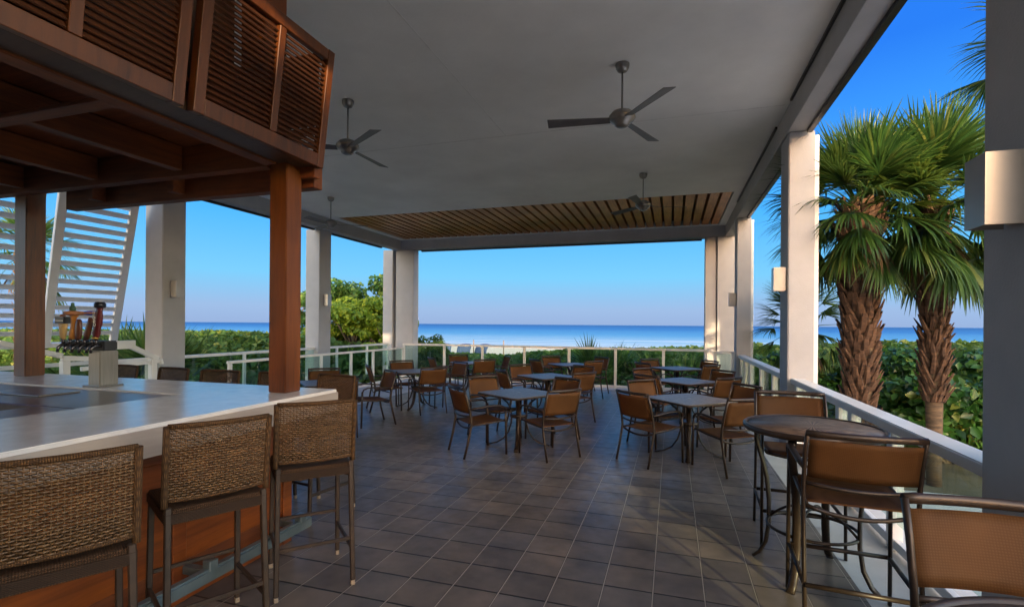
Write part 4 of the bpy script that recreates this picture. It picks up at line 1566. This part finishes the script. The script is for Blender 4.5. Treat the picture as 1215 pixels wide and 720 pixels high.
def shrub(name, label, x, y, w, h, mat, size, per=900, group=None, cat="shrub", nl=9, depth=None):
    z0 = gz(x, y)
    t = thing(name, label, cat, (x, y, z0), 0, group)
    dp = depth or w
    lob = []
    for i in range(nl):
        a = random.uniform(0, 2 * pi)
        r = random.uniform(0, .75)
        f = random.uniform(.28, .5)
        zz = random.uniform(.35, .82) * h
        lob.append((r * cos(a) * w / 2, r * sin(a) * dp / 2, zz, f * w / 2, f * dp / 2, f * h * .55))
    P, Q = lobes_points(lob, per)
    keep = P[:, 2] > .02
    leaf_mesh("foliage", P[keep], Q[keep], size, mat, t)
    stems((0, 0, -.05), [(l[0], l[1], l[2]) for l in lob], .03 * max(.5, h / 2), "stem", M['bark'], t)
    return t


def fan_frond(mb_pts, base, direc, pet, blade, nleaf, up=Vector((0, 0, 1)), spread=2.3, droop=.35, V=None):
    """a fan-palm leaf: curved petiole then a folded fan of narrow pointed segments. V = (verts, faces)"""
    vs, fs = V
    d = direc.normalized()
    s = d.cross(up)
    if s.length < .05:
        s = Vector((1, 0, 0))
    s.normalize()
    u = s.cross(d).normalized()
    p1 = base + d * pet
    # petiole as a thin three-sided strip
    o = len(vs)
    wv = .014
    for q, ww in ((base, wv * 1.6), (base + d * pet * .5 + u * pet * .03, wv), (p1, wv * .6)):
        vs += [q + s * ww, q - s * ww, q + u * ww]
    for i in range(2):
        a = o + i * 3
        for k in range(3):
            k2 = (k + 1) % 3
            fs.append((a + k, a + k2, a + 3 + k2, a + 3 + k))
    fold_ = random.uniform(.25, .75)
    for i in range(nleaf):
        f = (i / (nleaf - 1) - .5) * 2
        ang = f * spread * .5 * random.uniform(.94, 1.06)
        L = blade * (1.0 - .32 * abs(f) ** 1.5) * random.uniform(.86, 1.1)
        dd = (d * cos(ang) + s * sin(ang) - u * (fold_ * abs(f) ** 1.3)).normalized()
        fold = .18 * (1 if i % 2 else -1)
        nn = u * cos(.35 * f) - s * 0
        w = L * .030
        side = (s * cos(ang) - d * sin(ang)).normalized()
        o = len(vs)
        steps = 4
        droop_i = droop * random.uniform(.5, 1.8)
        q = Vector(p1)
        cur = dd + u * .12
        for k in range(steps + 1):
            h = k / steps
            ww = w * (.35 + 1.0 * h * 2 if h < .35 else 1.05 * (1 - (h - .35) / .65) + .02)
            vs += [q + side * ww + u * ww * fold, q - u * .25 * ww, q - side * ww + u * ww * fold]
            cur = (cur + Vector((0, 0, -1)) * droop_i * (.25 + h * 1.6) * .42).normalized()
            q = q + cur * (L / steps)
        for k in range(steps):
            a = o + k * 3
            fs.append((a, a + 1, a + 4, a + 3))
            fs.append((a + 1, a + 2, a + 5, a + 4))


def raw_mesh(name, V, mat, parent, smooth=False):
    mb = MB()
    mb.add(V[0], V[1], smooth)
    return mb.build(name, mat, parent)


def fan_palm(label, x, y, ztop, r0, r1, boots=True, nf=34, blade=.85, pet=.8, seed=1, lean=(0, 0), bare=.0, group="fan palms", cat="palm tree", nleaf=34, dead=8):
    random.seed(seed)
    z0 = gz(x, y)
    H = ztop - z0
    t = thing("fan_palm", label, cat, (x, y, z0), 0, group)

    def axis(h):
        return Vector((lean[0] * h * h, lean[1] * h * h, H * h))
    mb = MB()
    K = 14
    mb.tube([axis(h / K) for h in range(K + 1)], [r0 + (r1 - r0) * (h / K) + (.05 * r0 if h == 0 else 0) for h in range(K + 1)], 16)
    tr = mb.build("trunk", M['trunk_bare'] if bare > 0 else M['trunk'], t)
    if boots:
        # criss-crossed old leaf bases
        bm_ = MB()
        hz = H * bare
        k = 0
        zz = hz
        while zz < H * .985:
            c = axis(zz / H)
            r = r0 + (r1 - r0) * zz / H
            nb = 9
            for j in range(nb):
                a = 2 * pi * (j + .5 * (k % 2)) / nb + random.uniform(-.12, .12)
                o_ = Vector((cos(a), sin(a), 0))
                s_ = Vector((-sin(a), cos(a), 0))
                lean_ = random.uniform(.25, .6)
                wb, ln = r * .40, random.uniform(.17, .30)
                tw = random.uniform(-.5, .5) * .12
                p0 = c + o_ * r * .90
                p1 = c + o_ * (r + .05 * lean_ * 2) + Vector((0, 0, ln * .55)) + s_ * tw * .5
                p2 = c + o_ * (r + .22 * lean_) + Vector((0, 0, ln)) + s_ * tw
                vs = [p0 - s_ * wb, p0 + s_ * wb, p0 + o_ * .035 + s_ * wb * .5, p0 + o_ * .035 - s_ * wb * .5,
                      p1 - s_ * wb * .62, p1 + s_ * wb * .62, p1 + o_ * .03 + s_ * wb * .4, p1 + o_ * .03 - s_ * wb * .4,
                      p2 - s_ * wb * .42, p2 + s_ * wb * .42, p2 + o_ * .012 + s_ * wb * .3, p2 + o_ * .012 - s_ * wb * .3]
                bm_.add(vs, [(0, 1, 5, 4), (1, 2, 6, 5), (2, 3, 7, 6), (3, 0, 4, 7), (4, 5, 9, 8), (5, 6, 10, 9), (6, 7, 11, 10), (7, 4, 8, 11), (8, 9, 10, 11)])
            zz += .105
            k += 1
        bm_.build("leaf_base", M['trunk'], tr)
    V = ([], [])
    top = axis(1.0)
    for i in range(nf):
        a = i * 2.39996 + random.uniform(-.25, .25)
        f = (i + .5) / nf
        el = radians(86 - 142 * f ** 1.05) + random.uniform(-.12, .12)
        d = Vector((cos(a) * cos(el), sin(a) * cos(el), sin(el)))
        fan_frond(None, top + Vector((0, 0, .15 - .35 * f)) + Vector((d.x, d.y, 0)) * r1 * .7, d, pet * random.uniform(.7, 1.1) * (.65 + .5 * f), blade * random.uniform(.85, 1.1), nleaf,
                  droop=.10 + .42 * f + random.uniform(0, .15), V=V, spread=random.uniform(1.7, 2.7))
    raw_mesh("crown", V, M['palm_leaf'], t)
    if dead:
        V = ([], [])
        for i in range(dead):
            a = i * 2.39996 + .7
            el = radians(-58) + random.uniform(-.2, .15)
            d = Vector((cos(a) * cos(el), sin(a) * cos(el), sin(el)))
            fan_frond(None, top + Vector((0, 0, -.25)) + Vector((d.x, d.y, 0)) * r1 * .8, d, pet * .6, blade * .7, 22, droop=.7, V=V, spread=1.6)
        raw_mesh("dead_skirt", V, M['dead_leaf'], t)
    return t


fan_palm("fan palm with the thick boot-covered trunk, left of the pair beyond the right railing", 2.66, 8.72, 3.5, .125, .235, seed=3, bare=.16, blade=.88, pet=.62, nf=58, nleaf=40, dead=13)
fan_palm("fan palm with the slimmer half-bare trunk, right of the pair beyond the right railing", 3.72, 9.05, 3.5, .088, .145, seed=5, blade=.98, pet=.70, nf=54, nleaf=42, dead=16, bare=.30, lean=(-.05, 0))
fan_palm("tall fan palm whose leaf tips enter at the top right above the sconce", 5.75, 9.5, 5.9, .18, .22, seed=9, blade=1.0, pet=.9, nf=34, bare=.6)
fan_palm("low fan palm peeping out left of the right column beside the palms", 2.75, 12.6, 1.75, .14, .18, seed=11, blade=.75, pet=.6, nf=22, dead=3)


def palmetto(label, x, y, h, w, seed, n=16, group="palmetto clumps by the terrace"):
    random.seed(seed)
    z0 = gz(x, y)
    t = thing("palmetto", label, "palmetto", (x, y, z0), 0, group)
    V = ([], [])
    for i in range(n):
        a = random.uniform(0, 2 * pi)
        r = random.uniform(0, w * .28)
        el = radians(random.uniform(35, 85))
        d = Vector((cos(a) * cos(el), sin(a) * cos(el), sin(el)))
        b = Vector((cos(a) * r, sin(a) * r, 0))
        L = h * random.uniform(.75, 1.05)
        fan_frond(None, b, d, L * .55, L * .5, 26, V=V, droop=.15, spread=random.uniform(1.8, 2.6))
    raw_mesh("fronds", V, M['palm_leaf'], t)
    mb = MB()
    for i in range(4):
        a = random.uniform(0, 2 * pi)
        mb.tube([(0, 0, -.05), (cos(a) * w * .12, sin(a) * w * .12, .12), (cos(a) * w * .24, sin(a) * w * .24, .3)], [.07, .06, .05], 8)
    mb.build("stem", M['bark'], t)
    return t


palmetto("spiky palmetto standing above the middle of the sea railing", -2.7, 19.5, 2.35, 2.0, 21, n=26)
palmetto("low palmetto top above the sea railing, left of the spiky one", -5.1, 19.0, 1.75, 1.9, 22)
palmetto("palmetto beside the right corner pier above the sea railing", .3, 21.0, 1.9, 2.4, 23, n=20)
palmetto("shaggy palmetto left of the left column, behind the shutters", -16.0, 11.6, 3.0, 2.6, 24, n=40)
palmetto("small palmetto poking out of the hedge left of the bar post", -17.6, 23.5, 2.5, 1.6, 25)
palmetto("palmetto behind the two palms at the right edge", 7.0, 13.2, 2.1, 1.8, 26, n=22)

# broad sea-grape shrubs right of the terrace
G = "sea grape shrubs beside the right railing"
for i, (x, y, w, h, lb) in enumerate([
    (4.7, 10.9, 2.4, 1.55, "sea grape shrub between the two palm trunks"),
    (3.3, 12.4, 2.2, 1.7, "sea grape shrub directly behind the thick palm trunk"),
    (6.4, 10.6, 2.6, 1.75, "sea grape shrub right of the slimmer palm trunk"),
    (8.3, 12.2, 3.0, 1.9, "broad sea grape shrub behind the right edge column"),
    (5.6, 14.6, 3.6, 2.05, "tall sea grape shrub filling the gap behind the palm pair"),
    (3.2, 17.0, 2.6, 1.9, "sea grape shrub seen past the right column, farthest back"),
    (9.5, 16.5, 4.0, 2.1, "sea grape mass far right below the sea horizon")]):
    shrub("sea_grape", lb, x, y, w, h, M['grape_leaf'], .12, 2200, G, nl=13)

# shrubs under the sea railing
random.seed(31)
G = "shrubs beyond the sea railing"
LB = ["rounded green shrub behind the sea railing at its left end", "green shrub behind the second glass panel from the left", "green shrub behind the railing below the beach shelters",
      "green shrub behind the middle of the sea railing", "green shrub under the spiky palmetto", "green shrub behind the railing right of the spiky palmetto",
      "green shrub behind the last railing panel before the right corner", "green shrub against the right corner pier"]
for i, lb in enumerate(LB):
    x = -8.4 + i * 1.38
    shrub("dune_shrub", lb, x, 17.8 + random.uniform(-.4, 1.5), random.uniform(2.0, 2.5), random.uniform(1.45, 1.7) - (.35 if i in (1, 2) else 0) + (.55 if i == 0 else 0), [M['scrub_leaf'], M['grape_leaf'], M['tree_leaf']][(i * 2) % 3], [.085, .11, .06][(i * 2) % 3], 2600, G, nl=11)
for i, (x, y, w, h, lb) in enumerate([(-11.6, 13.0, 2.0, 1.45, "low shrub outside the left railing near the corner pair"),
                                      (-12.6, 10.2, 2.2, 1.4, "low shrub outside the left railing between the columns"),
                                      (-12.4, 7.0, 2.4, 1.5, "low shrub outside the left railing beside the shutters"),
                                      (-9.4, 19.2, 1.7, 2.3, "leafy shrub rising beside the left corner pair above the railing")]):
    shrub("dune_shrub", lb, x, y, w, h, M['scrub_leaf'], .09, 2400, "shrubs outside the left railing", nl=11)


# trees on the left
def tree(label, x, y, h, w, mat, size, seed, nl=14, per=500, cat="tree", low=.35, name="broadleaf_tree"):
    random.seed(seed)
    z0 = gz(x, y)
    t = thing(name, label, cat, (x, y, z0), 0, "trees beyond the left railing")
    lob = []
    for i in range(nl):
        a = random.uniform(0, 2 * pi)
        r = random.uniform(.15, 1) ** .7
        zz = h * random.uniform(low, .9)
        f = random.uniform(.16, .30)
        k = 1 - .45 * max(0, (zz / h - .6)) / .4
        lob.append((r * cos(a) * w / 2 * k, r * sin(a) * w / 2 * k, zz, f * w * .62, f * w * .62, f * h * .34))
    P, Q = lobes_points(lob, per, .4)
    leaf_mesh("crown", P, Q, size, mat, t)
    mb = MB()
    mb.tube([(0, 0, -.1), (.05 * w, 0, h * .25), (0, .03 * w, h * .5)], [.05 * w * .7, .04 * w * .7, .028 * w * .7], 10)
    for l in lob:
        mb.tube([(0.03 * w, 0, h * .3), (l[0] * .5, l[1] * .5, (h * .35 + l[2]) * .5 + .1), (l[0], l[1], l[2])], [.02 * w, .012 * w, .004 * w], 6)
    mb.build("trunk", M['bark'], t)
    return t


tree("airy green tree rising above the yellow bushes on the left", -15.3, 21.8, 5.7, 4.6, M['tree_leaf'], .14, 41, nl=24, per=1100)
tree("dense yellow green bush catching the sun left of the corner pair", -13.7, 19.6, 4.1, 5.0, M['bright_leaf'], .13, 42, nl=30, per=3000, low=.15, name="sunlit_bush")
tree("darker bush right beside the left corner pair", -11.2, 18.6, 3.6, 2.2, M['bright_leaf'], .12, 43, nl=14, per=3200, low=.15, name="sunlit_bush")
tree("green tree showing between the bar post and the left column", -19.4, 22.4, 4.6, 2.6, M['tree_leaf'], .14, 44, nl=14, per=1800, low=.2)
# a fan palm seen through the shutters
fan_palm("fan palm seen through the slats of the shutters", -19.5, 10.6, 3.9, .16, .2, seed=15, blade=1.0, pet=.9, nf=30, nleaf=26)

# scrub covering the dune between the terrace and the beach: nobody could count it
random.seed(51)
lob = []


def scrub_top(x, y):
    """how high the scrub grows: low where the dune opens to the beach, taller towards both ends"""
    k = x / y
    w = .953 * y - .302 * x
    pts = [(-2.2, 10), (-1.05, 10), (-.80, 16), (-.60, 24), (-.52, 36), (-.35, 40), (-.24, 30), (-.10, 27), (.2, 22), (.35, 17), (1.2, 15)]
    for (a, va), (b, vb) in zip(pts, pts[1:]):
        if a <= k <= b:
            return CAM_H - (va + (vb - va) * (k - a) / (b - a)) / 600 * w
    return 0.6


for i in range(1500):
    y = 16.5 + 28 * random.random() ** 1.05
    x = random.uniform(-2.1 * y - 4, 1.0 * y + 8)
    if y < 21 and -10.5 < x < 2.5:
        continue
    if x > 2 and y < 19:
        continue
    w = random.uniform(.7, 1.5) * (1 + y / 70)
    g0 = gz(x, y)
    top = min(g0 + 2.3, scrub_top(x, y)) - random.uniform(0, .28)
    h = max(.18, (top - g0) * .5)
    lob.append((x, y, g0 + h, w, w, h))
P, Q = lobes_points(lob, 260, .6)
o = leaf_mesh("dune_scrub", P, Q, .20, M['scrub_leaf'])
tag(o, "low green scrub covering the dune between terrace and beach", "scrub", kind="stuff")


# ------------------------------------------------------------------ on the beach


def shelter_proto():
    t = thing("beach_shelter", "x", "beach shelter", group="blue beach shelters on the sand")
    mb = MB()
    mb.sheet(lambda u, v: (-.8 + 1.6 * u, .55 - 1.2 * cos(v * pi * .55) * .9, .15 + 1.25 * sin(v * pi * .55) * (1 - .12 * (2 * u - 1) ** 2)), 8, 8, .02)
    mb.build("hood", plain("blue_canvas", (.02, .04, .10), .7), t)
    mb = MB()
    for s in (-1, 1):
        mb.bar((s * .7, -.7, .15), (s * .7, .9, .15), .06, .08)
        mb.bar((s * .7, .9, 0), (s * .7, .9, .2), .06, .06)
        mb.bar((s * .7, -.7, 0), (s * .7, -.7, .2), .06, .06)
    mb.build("frame", M['bark'], t)
    MB().box((-.66, -.7, .19), (.66, .9, .27)).build("cushion", plain("blue_cushion", (.03, .06, .12), .8), t, bevel=.02)
    return t


sp = shelter_proto()
us = []
for (x, y, r, lb) in [(-24.9, 53, .3, "blue beach shelter at the left of the group on the sand"), (-22.6, 53.5, .1, "blue beach shelter in the middle of the group on the sand"),
                      (-20.6, 54, -.2, "blue beach shelter at the right of the group on the sand")]:
    place(sp, us, (x, y, gz(x, y) + .24), r, lb)
up = []
pp = thing("beach_post", "x", "post", group="thin posts on the beach")
MB().lathe([(.06, 0), (.05, 1.9), (.01, 1.95)], n=10).build("pole", M['bark'], pp)
for (x, y, lb) in [(-20.9, 52, "thin post on the sand left of the second railing post"), (-17.4, 52, "thin post on the sand right of the beach shelters")]:
    place(pp, up, (x, y, gz(x, y) + .2), .2, lb)
